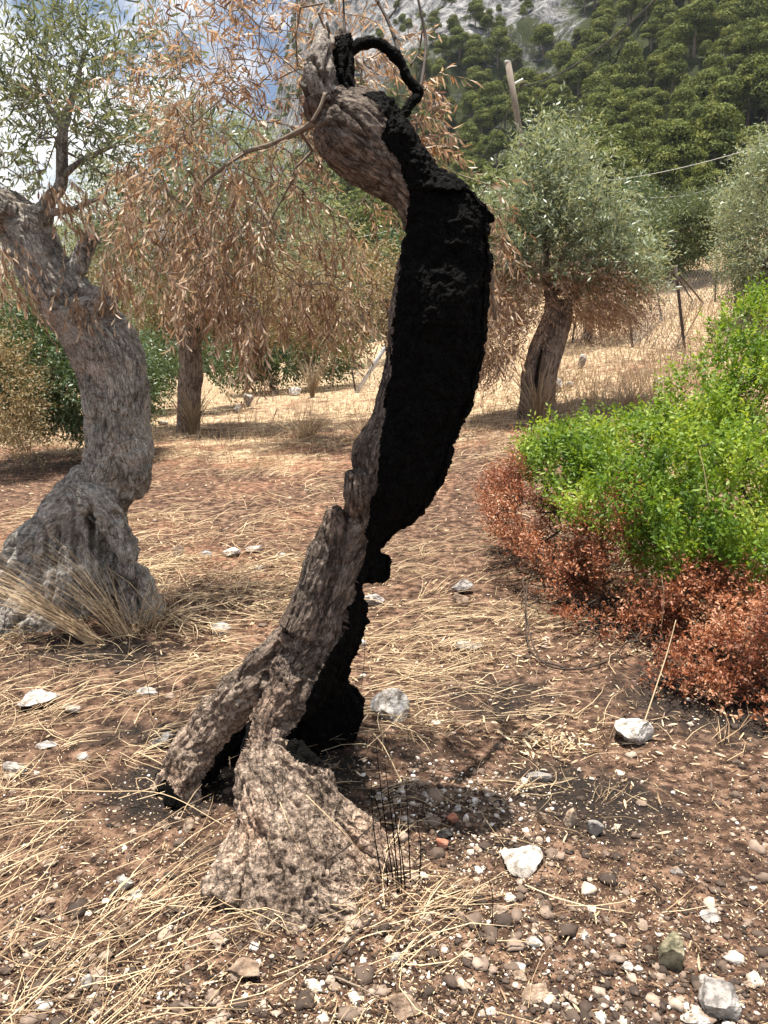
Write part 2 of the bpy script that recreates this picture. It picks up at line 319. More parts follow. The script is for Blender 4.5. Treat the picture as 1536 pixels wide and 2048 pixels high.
# ground
def ground_mat():
    m, t = newmat('soil')
    co = nd(t, 'ShaderNodeTexCoord').outputs['Object']
    n1 = noise(t, co, .9, 6, .6); n2 = noise(t, co, 14, 7, .7); n3 = noise(t, co, 60, 5, .7)
    soil = ramp(t, [(.37, (.018, .010, .007)), (.49, (.075, .043, .029)), (.61, (.21, .13, .088))], n2.outputs['Fac']).outputs['Color']
    red = ramp(t, [(.36, (.06, .028, .018)), (.5, (.19, .095, .057)), (.64, (.38, .22, .14))], n2.outputs['Fac']).outputs['Color']
    straw = ramp(t, [(.38, (.08, .05, .03)), (.5, (.33, .235, .145)), (.60, (.64, .50, .34))], noise(t, co, 9, 8, .75).outputs['Fac']).outputs['Color']
    rm = ramp(t, [(.46, (0, 0, 0)), (.6, (1, 1, 1))], n1.outputs['Fac']).outputs['Color']
    dist = nd(t, 'ShaderNodeAttribute', _attribute_name='rnd').outputs['Fac']           # how weedy the field is: 0 bare burnt soil, 1 dry pasture
    c = mixc(t, mixc(t, 1.0, rm, ramp(t, [(.15, (0, 0, 0)), (.5, (1, 1, 1))], dist).outputs['Color'], 'MULTIPLY'), soil, red)
    sm0 = nd(t, 'ShaderNodeMath', _operation='MULTIPLY_ADD'); t.links.new(noise(t, co, 1.7, 7, .7).outputs['Fac'], sm0.inputs[0]); sm0.inputs[1].default_value = 1.6
    sm1 = nd(t, 'ShaderNodeMath', _operation='SUBTRACT'); t.links.new(dist, sm1.inputs[0]); sm1.inputs[1].default_value = .95
    t.links.new(sm1.outputs[0], sm0.inputs[2])
    c = mixc(t, ramp(t, [(.35, (0, 0, 0)), (.6, (1, 1, 1))], sm0.outputs[0]).outputs['Color'], c, straw)
    # pale grit
    v = nd(t, 'ShaderNodeTexVoronoi', Scale=130); t.links.new(co, v.inputs['Vector'])
    g = ramp(t, [(.10, (1, 1, 1)), (.2, (0, 0, 0))], v.outputs['Distance']).outputs['Color']
    gm = ramp(t, [(.5, (0, 0, 0)), (.62, (.7, .7, .7))], noise(t, co, 30, 3).outputs['Fac']).outputs['Color']
    c = mixc(t, mixc(t, 1.0, g, gm, 'MULTIPLY'), c, (.46, .38, .31))
    # ash and char left by the fire, plus shade painted at the trunk foot
    ash_shade = nd(t, 'ShaderNodeAttribute', _attribute_name='ash_shade').outputs['Fac']
    am = nd(t, 'ShaderNodeMath', _operation='MULTIPLY_ADD'); t.links.new(noise(t, co, 6, 7, .75).outputs['Fac'], am.inputs[0]); am.inputs[1].default_value = 1.1
    am1 = nd(t, 'ShaderNodeMath', _operation='SUBTRACT'); t.links.new(ash_shade, am1.inputs[0]); am1.inputs[1].default_value = .55
    t.links.new(am1.outputs[0], am.inputs[2])
    c = mixc(t, ramp(t, [(.30, (0, 0, 0)), (.62, (.92, .92, .92))], am.outputs[0]).outputs['Color'], c,
             ramp(t, [(.3, (.008, .007, .007)), (.6, (.022, .018, .016)), (.8, (.06, .05, .046))], n3.outputs['Fac']).outputs['Color'])
    p = nd(t, 'ShaderNodeBsdfPrincipled', Roughness=.95); p.inputs['Specular IOR Level'].default_value = .15
    t.links.new(c, p.inputs['Base Color'])
    b = nd(t, 'ShaderNodeBump', Strength=.9, Distance=.02); t.links.new(n2.outputs['Fac'], b.inputs['Height'])
    b2 = nd(t, 'ShaderNodeBump', Strength=.8, Distance=.006); t.links.new(n3.outputs['Fac'], b2.inputs['Height'])
    t.links.new(b.outputs[0], b2.inputs['Normal']); t.links.new(b2.outputs[0], p.inputs['Normal'])
    o = nd(t, 'ShaderNodeOutputMaterial'); t.links.new(p.outputs[0], o.inputs['Surface'])
    return m
def mountain_mat():
    m, t = newmat('mountain_rock')
    co = nd(t, 'ShaderNodeTexCoord').outputs['Object']
    mpn = nd(t, 'ShaderNodeMapping', Scale=(1, 1, .45)); t.links.new(co, mpn.inputs['Vector'])
    n1 = noise(t, co, .13, 12, .82, .3)
    n2 = noise(t, mpn.outputs[0], .30, 13, .8, .3)
    rock = ramp(t, [(.41, (.022, .024, .024)), (.46, (.10, .102, .108)), (.53, (.24, .238, .245)), (.62, (.44, .43, .42))], n2.outputs['Fac']).outputs['Color']
    veg = ramp(t, [(.3, (.02, .028, .012)), (.6, (.06, .07, .03)), (.8, (.13, .115, .07))], n2.outputs['Fac']).outputs['Color']
    ms = nd(t, 'ShaderNodeAttribute', _attribute_name='rnd').outputs['Fac']             # bareness of the slope
    am = nd(t, 'ShaderNodeMath', _operation='MULTIPLY_ADD'); t.links.new(n1.outputs['Fac'], am.inputs[0]); am.inputs[1].default_value = 1.5
    am1 = nd(t, 'ShaderNodeMath', _operation='SUBTRACT'); t.links.new(ms, am1.inputs[0]); am1.inputs[1].default_value = .86
    t.links.new(am1.outputs[0], am.inputs[2])
    c = mixc(t, ramp(t, [(.42, (0, 0, 0)), (.55, (1, 1, 1))], am.outputs[0]).outputs['Color'], veg, rock)
    p = nd(t, 'ShaderNodeBsdfPrincipled', Roughness=.95); p.inputs['Specular IOR Level'].default_value = .1
    t.links.new(c, p.inputs['Base Color'])
    b = nd(t, 'ShaderNodeBump', Strength=.9, Distance=1.6); t.links.new(n2.outputs['Fac'], b.inputs['Height']); t.links.new(b.outputs[0], p.inputs['Normal'])
    o = nd(t, 'ShaderNodeOutputMaterial'); t.links.new(p.outputs[0], o.inputs['Surface'])
    return m

def polar(rs, ph):
    R, A = np.meshgrid(rs, ph, indexing='ij')
    x = (R * np.sin(A)).ravel(); y = (R * np.cos(A)).ravel()
    n, k = len(rs), len(ph)
    i = np.arange(n - 1)[:, None] * k; j = np.arange(k - 1)[None, :]
    F = np.stack([i + j, i + j + 1, i + j + 1 + k, i + j + k], -1).reshape(-1, 4)
    return x, y, F
def weed(x, y):
    r = np.hypot(x, y)
    wgt = np.interp(y, [0, 3, 6, 9, 14, 24, 60], [0, .12, .42, .50, .64, .93, 1.0])
    wgt = wgt - .45 * np.exp(-(((x - .6) / 1.0) ** 2 + ((y - 6.5) / 1.6) ** 2)) + .25 * fbm(v3(x, y) * .35, 3, 51)
    wgt = wgt - .35 * np.exp(-(((x + 5.5) / 3.0) ** 2 + ((y - 9) / 2.5) ** 2))
    return np.clip(wgt, 0, 1)
def ash_shade_at(x, y):
    a = 0
    for (cx, cy, sx, sy, k) in ((-.35, 2.75, .35, .25, 1.1), (.15, 2.95, .3, .2, .5), (.75, 2.7, .45, .35, .8), (1.9, 3.6, .9, .6, .95), (.55, 3.6, .5, .4, .6),  # spots at the trunk foot also darken the soil where its shadow falls
                                (1.15, 2.3, .5, .3, .35), (-1.6, 4.1, .7, .3, .7), (-.75, 2.75, .35, .28, 1.0), (.3, 2.35, .5, .15, .5), (-1.0, 3.2, .5, .2, .6), (1.4, 4.8, .5, .5, .7), (-.6, 3.7, .6, .3, .45), (1.3, 8.0, .7, .4, .5), (-.5, 2.35, .3, .12, .6)):
        a = np.maximum(a, k * np.exp(-(((x - cx) / sx) ** 2 + ((y - cy) / sy) ** 2)))
    return a
x, y, F = polar(np.concatenate([np.linspace(.02, 1.2, 12)[:-1], np.geomspace(1.2, 56, 400)]),
                np.radians(np.concatenate([np.linspace(-180, -40, 90)[:-1], np.linspace(-40, 40, 520), np.linspace(40, 180, 90)[1:]])))
me = mesh('ground', v3(x, y, H(x, y)), F, rnd=weed(x, y), smooth=True)
a = me.attributes.new('ash_shade', 'FLOAT', 'POINT'); a.data.foreach_set('value', ash_shade_at(x, y).astype(np.float32))
obj('ground', me, ground_mat(), kind='structure')
x, y, F = polar(np.geomspace(54, 690, 330), np.radians(np.linspace(-80, 80, 620)))
r = np.hypot(x, y); ph = np.degrees(np.arctan2(x, y)); z = H(x, y) - .08 * (r < 58)
def bare(x, y):
    r = np.hypot(x, y); ph = np.degrees(np.arctan2(x, y))
    b = .42 + .62 * smooth01((r - 185) / 55) * .70 * np.clip(1.0 - (ph - 5) / 5, .12, 1) + .32 * fbm(v3(x, y) / 26, 4, 77)
    b = b - .28 * smooth01((ph - 8) / 8) * (1 - smooth01((r - 260) / 120))
    b = b + .35 * np.exp(-((ph - 11) / 3.5) ** 2 - ((r - 215) / 28) ** 2)
    return np.clip(b, 0, 1)
obj('mountain', mesh('mountain', v3(x, y, z), F, rnd=bare(x, y), smooth=True), mountain_mat(), kind='structure')

# ------------------------------------------------------------------ geometry generators
def nrm(a): return a / np.maximum(np.linalg.norm(a, axis=-1, keepdims=True), 1e-9)
def rdir(n): return nrm(RNG.normal(size=(n, 3)))
def leaves(pos, d, nn, ln, wd, curl=.15, rnd=None, simple=False):
    n = len(pos); d = nrm(d); s = nrm(np.cross(d, nn)); u = nrm(np.cross(s, d))
    ln = np.broadcast_to(ln, (n,))[:, None]; wd = np.broadcast_to(wd, (n,))[:, None]; cu = np.broadcast_to(curl, (n,))[:, None]
    rnd = RNG.random(n) if rnd is None else rnd
    if simple:
        V = np.stack([pos, pos + d * ln * .5 + s * wd * .5, pos + d * ln - u * cu * ln, pos + d * ln * .5 - s * wd * .5], 1).reshape(-1, 3)
        return V, [np.arange(4 * n).reshape(n, 4)], np.repeat(rnd, 4)
    a = pos + d * ln * .3; b = pos + d * ln * .68 - u * cu * ln * .35
    V = np.stack([pos, a + s * wd * .46, a - s * wd * .46, b + s * wd * .44, b - s * wd * .44, pos + d * ln - u * cu * ln], 1).reshape(-1, 3)
    o = (np.arange(n) * 6)[:, None]
    q = o + np.array([[1, 3, 4, 2]]); t1 = o + np.array([[0, 1, 2]]); t2 = o + np.array([[3, 5, 4]])
    return V, [q, np.concatenate([t1, t2])], np.repeat(rnd, 6)
def ribbons(P0, P1, P2, P3, wd, rnd, sides=3):
    """thin tapering stalks through 4 points each"""
    n = len(P0); pts = np.stack([P0, P1, P2, P3], 1)
    d = nrm(P3 - P0); a = nrm(np.cross(d, np.tile([[.13, .21, 1.0]], (n, 1)))); b = np.cross(d, a)
    wd = np.broadcast_to(wd, (n,)); tp = np.array([1, .9, .7, .25])
    ring = []
    for k in range(sides):
        an = 2 * math.pi * k / sides
        off = a * math.cos(an) + b * math.sin(an)
        ring.append(pts + off[:, None, :] * (wd[:, None] * tp[None, :])[:, :, None])
    V = np.stack(ring, 2).reshape(-1, 3)
    base = (np.arange(n) * 4 * sides)[:, None]
    q = []
    for i in range(3):
        for k in range(sides):
            k2 = (k + 1) % sides
            q.append(base + np.array([[i * sides + k, i * sides + k2, (i + 1) * sides + k2, (i + 1) * sides + k]]))
    return V, [np.concatenate(q)], np.repeat(rnd, 4 * sides)
def merge(parts):
    Vs, Fs, Rs, o = [], {}, [], 0
    for V, F, R in parts:
        for f in (F if isinstance(F, list) else [F]):
            if len(f): Fs.setdefault(f.shape[1], []).append(f + o)
        Vs.append(V); Rs.append(R); o += len(V)
    return np.concatenate(Vs), [np.concatenate(f) for f in Fs.values()], np.concatenate(Rs)
def tube(pts, rad, sides=8, cap=True):
    pts = np.asarray(pts, float); rad = np.asarray(rad, float); n = len(pts)
    d = np.gradient(pts, axis=0); d = nrm(d)
    up = np.array([0, 0, 1.0]) if abs(d[0][2]) < .9 else np.array([0, 1.0, 0])
    a = nrm(np.cross(d[0], up)); A = []
    for i in range(n):
        a = a - d[i] * np.dot(a, d[i]); a = a / np.linalg.norm(a); A.append(a)
    A = np.array(A); B = np.cross(d, A); an = np.arange(sides) * 2 * math.pi / sides
    V = pts[:, None] + rad[:, None, None] * (A[:, None] * np.cos(an)[None, :, None] + B[:, None] * np.sin(an)[None, :, None])
    V = V.reshape(-1, 3); F = []
    i = np.arange(n - 1)[:, None] * sides; j = np.arange(sides)[None, :]; j2 = (j + 1) % sides
    Q = np.stack([i + j, i + j2, i + sides + j2, i + sides + j], -1).reshape(-1, 4)
    Fc = [Q]
    if cap:
        V = np.concatenate([V, pts[:1], pts[-1:]]); c0 = len(V) - 2; jj = np.arange(sides); j3 = (jj + 1) % sides
        Fc.append(np.concatenate([np.stack([np.full(sides, c0), j3, jj], 1), np.stack([np.full(sides, c0 + 1), (n - 1) * sides + jj, (n - 1) * sides + j3], 1)]))
    return V, Fc, np.zeros(len(V))
def spline(pts, k=6):
    """Catmull-Rom through rows of pts"""
    p = np.asarray(pts, float); p = np.vstack([2 * p[0] - p[1], p, 2 * p[-1] - p[-2]]); out = []
    for i in range(1, len(p) - 2):
        t = np.linspace(0, 1, k, endpoint=False)[:, None]
        out.append(.5 * (2 * p[i] + (p[i + 1] - p[i - 1]) * t + (2 * p[i - 1] - 5 * p[i] + 4 * p[i + 1] - p[i + 2]) * t ** 2 + (3 * p[i] - p[i - 1] - 3 * p[i + 1] + p[i + 2]) * t ** 3))
    out.append(p[-2:-1]); return np.vstack(out)

def chain_px(rows, Y=None):
    """rows of (px, py, r_px, Y) -> smooth chain of world points with radii"""
    pts = [];
    for r in rows:
        Yd = r[3] if len(r) > 3 else Y
        p = P(r[0], r[1], Yd); pts.append([*p, r[2] * Yd * 1.0 / FPX * 1.02])
    return spline(pts, 5)

def sculpt(name, chains, voxel, disp, smooth_it=4):
    """union of swept chains, remeshed to one skin, then displaced; returns verts, quads, bark coordinates"""
    parts = [tube(c[:, :3], np.maximum(c[:, 3], .004), 18) for c in chains]
    caps = []
    V, F, R = merge(parts)
    me = mesh('tmp', V, F); o = bpy.data.objects.new('tmp', me); COL.objects.link(o)
    m = o.modifiers.new('r', 'REMESH'); m.mode = 'VOXEL'; m.voxel_size = voxel
    s = o.modifiers.new('s', 'SMOOTH'); s.iterations = smooth_it; s.factor = .5
    dg = bpy.context.evaluated_depsgraph_get(); ev = o.evaluated_get(dg); em = bpy.data.meshes.new_from_object(ev)
    n = len(em.vertices); co = np.empty(n * 3); em.vertices.foreach_get('co', co); co = co.reshape(-1, 3)
    nl = np.empty(n * 3, dtype=np.float32); em.vertex_normals.foreach_get('vector', nl); nl = nl.reshape(-1, 3).astype(float)
    lt = np.empty(len(em.polygons), dtype=np.int32); em.polygons.foreach_get('loop_total', lt)
    li = np.empty(len(em.loops), dtype=np.int32); em.loops.foreach_get('vertex_index', li)
    assert (lt == 4).all(); Q = li.reshape(-1, 4)
    bpy.data.objects.remove(o); bpy.data.meshes.remove(me); bpy.data.meshes.remove(em)
    # bark coordinates: around and along the nearest chain
    allp = np.concatenate([c[:, :4] for c in chains]); tpar = []
    tan = np.concatenate([nrm(np.gradient(c[:, :3], axis=0)) for c in chains])
    for c in chains:
        l = np.concatenate([[0], np.cumsum(np.linalg.norm(np.diff(c[:, :3], axis=0), axis=1))]); tpar.append(l)
    tpar = np.concatenate(tpar)
    bark = np.empty((n, 3))
    for i0 in range(0, n, 4000):
        q = co[i0:i0 + 4000]; d = np.linalg.norm(q[:, None] - allp[None, :, :3], axis=2) / (allp[None, :, 3] + .02); k = d.argmin(1)
        rel = q - allp[k, :3]; al = (rel * tan[k]).sum(1); rad = rel - tan[k] * al[:, None]
        bark[i0:i0 + 4000, 0] = rad[:, 0] + rad[:, 2] * .3; bark[i0:i0 + 4000, 1] = rad[:, 1] + rad[:, 2] * .3; bark[i0:i0 + 4000, 2] = -(tpar[k] + al)
    co = disp(co, nl, bark)
    return co, Q, bark

def inpoly(px, py, poly):
    poly = np.asarray(poly, float); c = np.zeros(len(px), bool); j = len(poly) - 1
    for i in range(len(poly)):
        xi, yi = poly[i]; xj, yj = poly[j]
        cond = ((yi > py) != (yj > py)) & (px < (xj - xi) * (py - yi) / (yj - yi + 1e-12) + xi)
        c ^= cond; j = i
    return c
def segdist(px, py, line):
    line = np.asarray(line, float); best = np.full(len(px), 1e9)
    for i in range(len(line) - 1):
        a = line[i]; b = line[i + 1]; ab = b - a
        t = np.clip(((px - a[0]) * ab[0] + (py - a[1]) * ab[1]) / (ab @ ab + 1e-9), 0, 1)
        best = np.minimum(best, np.hypot(px - a[0] - t * ab[0], py - a[1] - t * ab[1]))
    return best
def subset(V, Q, mask, vec):
    q = Q[mask]; u, inv = np.unique(q, return_inverse=True); return V[u], inv.reshape(-1, 4), vec[u]

# ------------------------------------------------------------------ branching and crowns
def ell(px, py, rx, ry, Y, ryy=None):
    """ellipsoid from photo extents: centre, radii (x, depth, z)"""
    k = Y / FPX
    return (P(px, py, Y), np.array([rx * k, (ryy if ryy else rx * k), ry * k]))
def in_ells(ells, n, shell=0.0, clump=None, flat=None):
    vol = np.array([np.prod(e[1]) ** .8 for e in ells]); vol = vol / vol.sum()
    idx = RNG.choice(len(ells), n, p=vol); c = np.array([e[0] for e in ells])[idx]; r = np.array([e[1] for e in ells])[idx]
    d = rdir(n); rad = RNG.random(n) ** (1 / 3); rad = shell + (1 - shell) * rad
    p = c + d * rad[:, None] * r
    return p, d
def network(root, tips, jitter=.12, seg=.18, r0=.02, rt=.0015, expo=.45, trunk_pts=None):
    """tree of branches from root point(s) to tips: every tip joins the nearest node already there"""
    nodes = [np.array(p, float) for p in (trunk_pts if trunk_pts is not None else [root])]; par = [-1] + list(range(len(nodes) - 1))
    order = np.argsort(np.linalg.norm(tips - nodes[0], axis=1))
    arr = np.array(nodes); cap = 1024; buf = np.empty((cap, 3)); buf[:len(arr)] = arr; m = len(arr); tipnode = np.empty(len(tips), int)
    for ti in order:
        tpt = tips[ti]; d = np.linalg.norm(buf[:m] - tpt, axis=1)
        dr = np.linalg.norm(buf[:m] - nodes[0], axis=1)
        k = int(np.argmin(d + .25 * np.maximum(0, dr - np.linalg.norm(tpt - nodes[0]))))
        a = buf[k].copy(); D = tpt - a; ln = np.linalg.norm(D); ns = max(1, int(ln / seg)); last = k
        mid = RNG.normal(size=3) * ln * jitter; mid[2] += abs(ln) * .08
        for s in range(1, ns + 1):
            t = s / ns; q = a + D * t + mid * math.sin(math.pi * t) + (RNG.normal(size=3) * seg * .06 if s < ns else 0)
            if m >= cap: buf = np.vstack([buf, np.empty((cap, 3))]); cap *= 2
            buf[m] = q; par.append(last); last = m; m += 1
        tipnode[ti] = last
    nodes = buf[:m]; par = np.array(par); load = np.zeros(m)
    for t_ in tipnode: load[t_] += 1
    for i in range(m - 1, 0, -1):
        if par[i] >= 0: load[par[i]] += load[i]
    rad = rt + (r0 - rt) * (load / max(load.max(), 1)) ** expo
    # strands as frusta (5-sided)
    idx = np.where(par >= 0)[0]; a = nodes[par[idx]]; b = nodes[idx]; ra = np.minimum(rad[par[idx]], rad[idx] * 1.35); rb = rad[idx]
    d = nrm(b - a); u = nrm(np.cross(d, np.tile([[.3, .2, 1.0]], (len(d), 1)))); w_ = np.cross(d, u); S = 5; V = []
    for e, rr in ((a, ra), (b, rb)):
        for k in range(S):
            an = 2 * math.pi * k / S; V.append(e + (u * math.cos(an) + w_ * math.sin(an)) * rr[:, None])
    V = np.stack(V, 1).reshape(-1, 3); base = (np.arange(len(idx)) * 2 * S)[:, None]
    Q = np.concatenate([base + np.array([[k, (k + 1) % S, S + (k + 1) % S, S + k]]) for k in range(S)])
    return V, Q, nodes, tipnode, par
def sprays(tips, dirs, nleaf, tlen, ln, wd, droop=.4, leafdroop=.0, spread=.9, simple=False, rnd_fn=None, curl=.15, stalks=True, sr=.0012, clump_rnd=.35):
    """leafy twigs: at every tip a curved twig with leaves along it"""
    n = len(tips); tl = tlen * RNG.uniform(.6, 1.3, n)
    d0 = nrm(dirs + RNG.normal(size=(n, 3)) * .45)
    t = (np.arange(nleaf) + .5) / nleaf
    down = np.array([0, 0, -1.0])
    d1 = nrm(d0 + down * droop)
    def pt(tt): return tips[:, None] + (d0[:, None] * (tt - tt ** 2 / 2)[None, :, None] + d1[:, None] * (tt ** 2 / 2 * 1.0)[None, :, None] * 1.0 + d1[:, None] * (tt ** 2 / 2)[None, :, None]) * tl[:, None, None]
    pos = pt(t).reshape(-1, 3)
    ax = nrm(d0[:, None] * (1 - t)[None, :, None] + d1[:, None] * t[None, :, None]).reshape(-1, 3)
    rd = rdir(n * nleaf); side = nrm(rd - ax * (rd * ax).sum(1, keepdims=True))
    ld = nrm(ax * RNG.uniform(.4, 1.0, (n * nleaf, 1)) + side * spread + down * leafdroop * RNG.uniform(.3, 1.3, (n * nleaf, 1)))
    nn = nrm(rdir(n * nleaf) + np.array([0, 0, .9]))
    m = n * nleaf; base = np.repeat(RNG.random(n), nleaf)
    rn = np.clip(clump_rnd * base + (1 - clump_rnd) * RNG.random(m), 0, 1)
    if rnd_fn is not None: rn = rnd_fn(pos, rn)
    V, F, R = leaves(pos, ld, nn, ln * RNG.uniform(.65, 1.15, m), wd * RNG.uniform(.7, 1.2, m), curl * RNG.uniform(-1, 1.6, m), rn, simple)
    st = None
    if stalks:
        q = pt(np.array([0, .33, .66, 1.0])); st = ribbons(q[:, 0], q[:, 1], q[:, 2], q[:, 3], sr, np.zeros(n))
    return (V, F, R), st

# ================================================================== THE BURNT OLIVE
tree = thing('burnt_olive_tree', 'leaning olive with a blackened hollow trunk, arched charred limb and brown hanging leaves', 'tree', (-.15, 2.5, 0))
Y0 = 2.6
A_ = chain_px([(660, 222, 40, 2.60), (676, 238, 64, 2.60), (722, 276, 76, 2.60), (778, 322, 68, 2.60), (832, 376, 56, 2.6), (885, 445, 76, 2.6), (890, 520, 85, 2.6), (880, 610, 92, 2.6), (871, 700, 91, 2.6),
               (851, 785, 90, 2.6), (828, 855, 87, 2.6), (800, 920, 94, 2.6), (785, 975, 80, 2.6), (745, 1035, 58, 2.6), (706, 1090, 52, 2.6), (680, 1160, 50, 2.6), (662, 1220, 58, 2.6), (645, 1280, 68, 2.6), (600, 1345, 78, 2.58), (575, 1400, 60, 2.52)])
CH = [A_,
      chain_px([(600, 1370, 66, 2.55), (546, 1440, 46, 2.46), (528, 1510, 52, 2.38), (545, 1590, 84, 2.32), (570, 1660, 110, 2.28), (585, 1740, 140, 2.24), (590, 1820, 165, 2.2)]),
      chain_px([(565, 1520, 50, 2.38), (618, 1560, 46, 2.36), (645, 1640, 66, 2.33), (690, 1700, 84, 2.32), (740, 1760, 95, 2.3)]),
      chain_px([(630, 1690, 78, 2.32), (730, 1728, 66, 2.31), (815, 1762, 50, 2.28), (885, 1795, 36, 2.25)]),
      chain_px([(520, 1660, 60, 2.26), (480, 1740, 56, 2.18), (440, 1805, 46, 2.1)]),
      chain_px([(600, 1760, 80, 2.18), (640, 1810, 60, 2.1), (700, 1835, 50, 2.08)]),
      chain_px([(610, 1280, 56, 2.6), (560, 1330, 58, 2.62), (500, 1382, 54, 2.66), (446, 1440, 54, 2.70), (400, 1505, 54, 2.73), (360, 1575, 54, 2.76), (320, 1640, 52, 2.78)]),
      chain_px([(400, 1490, 36, 2.70), (378, 1550, 38, 2.66), (366, 1610, 34, 2.62)]),
      chain_px([(380, 1540, 30, 2.78), (320, 1570, 28, 2.86), (260, 1610, 26, 2.9)]),
      chain_px([(560, 1390, 70, 2.9), (500, 1460, 75, 3.0), (440, 1540, 70, 3.0), (430, 1640, 60, 2.95)]),
      chain_px([(665, 1250, 54, 2.72), (648, 1330, 54, 2.85), (640, 1400, 58, 2.95), (630, 1470, 62, 3.0), (630, 1540, 60, 3.02)]),
      chain_px([(684, 1378, 20, 2.9), (698, 1402, 30, 2.93), (692, 1440, 34, 2.96), (670, 1490, 34, 3.0)]),
      chain_px([(653, 62, 10, 2.57), (647, 84, 17, 2.57), (641, 112, 24, 2.57), (638, 150, 31, 2.56), (646, 185, 27, 2.56), (670, 215, 38, 2.58)]), chain_px([(618, 120, 9, 2.57), (616, 108, 6, 2.57)]), chain_px([(640, 215, 30, 2.58), (618, 222, 20, 2.56)]), chain_px([(664, 96, 12, 2.57), (668, 74, 9, 2.58)]),
      chain_px([(686, 62, 13, 2.63), (683, 90, 19, 2.63), (680, 120, 24, 2.63), (676, 160, 30, 2.62), (684, 200, 36, 2.62)]), chain_px([(697, 72, 10, 2.64), (692, 100, 16, 2.64)]),
      chain_px([(660, 195, 26, 2.62), (720, 215, 36, 2.64), (770, 225, 26, 2.63), (790, 260, 26, 2.62), (815, 310, 34, 2.62)]),
      chain_px([(668, 1020, 16, 2.54), (668, 1050, 26, 2.55), (655, 1110, 38, 2.56), (630, 1180, 42, 2.56), (600, 1260, 46, 2.55)]),
      chain_px([(545, 1285, 16, 2.62), (570, 1310, 30, 2.62)]),
      chain_px([(725, 945, 34, 2.52), (722, 975, 34, 2.52), (718, 1020, 26, 2.55)]),
      chain_px([(880, 400, 46, 2.62), (925, 428, 38, 2.62), (956, 440, 28, 2.62)]), chain_px([(930, 440, 22, 2.62), (966, 432, 16, 2.62), (972, 450, 14, 2.62)]), chain_px([(900, 385, 22, 2.62), (922, 388, 16, 2.62)]),
      chain_px([(948, 440, 26, 2.66), (946, 520, 26, 2.68), (938, 620, 26, 2.68), (926, 740, 26, 2.68)]),
      chain_px([(715, 1055, 44, 2.62), (748, 1074, 32, 2.64), (770, 1086, 20, 2.64)]),
      chain_px([(700, 1120, 40, 2.62), (748, 1130, 36, 2.64), (782, 1132, 25, 2.64)]), chain_px([(690, 1180, 34, 2.62), (705, 1230, 30, 2.64), (692, 1290, 24, 2.66), (672, 1350, 24, 2.75)])]
CHAR_L = [(725, 188), (748, 205), (768, 235), (766, 270), (778, 300), (800, 325), (806, 350), (820, 400), (812, 440), (800, 500), (793, 560), (789, 620), (788, 680), (776, 760), (765, 830), (760, 900), (758, 960), (744, 1010), (735, 1060), (728, 1120), (712, 1170), (700, 1210), (694, 1260), (660, 1300), (640, 1340), (622, 1380), (605, 1430), (585, 1465), (568, 1490)]
CHAR_POLY = CHAR_L + [(600, 1530), (780, 1560), (800, 1300), (830, 1180), (850, 1060), (920, 1000), (1020, 800), (1020, 400), (900, 320), (860, 280), (820, 230), (790, 180)]
GAP = [(512, 1432), (470, 1468), (430, 1510), (408, 1560), (405, 1640), (440, 1640), (458, 1580), (478, 1510), (500, 1475)]
STUB = [(664, 92), (672, 70), (712, 60), (712, 180), (690, 190), (672, 150)]
FEET = [(460, 1690), (395, 1640), (330, 1560), (290, 1600), (290, 1700), (440, 1700)]
def charmask(c, n=None):
    px, py, d = pix(c)
    jx = 11 * fbm(c * 18, 3, 61); jy = 11 * fbm(c * 18, 3, 62)
    inside = inpoly(px + jx, py + jy, CHAR_POLY)
    inside |= inpoly(px + jx, py + jy, GAP) | (inpoly(px + jx * 2, py + jy * 2, FEET) & (c[:, 1] > 2.5))
    inside |= (c[:, 1] > 2.78) & (py > 1330)
    inside |= inpoly(px + jx * .5, py + jy * .5, STUB) & (c[:, 1] > 2.57)
    return inside
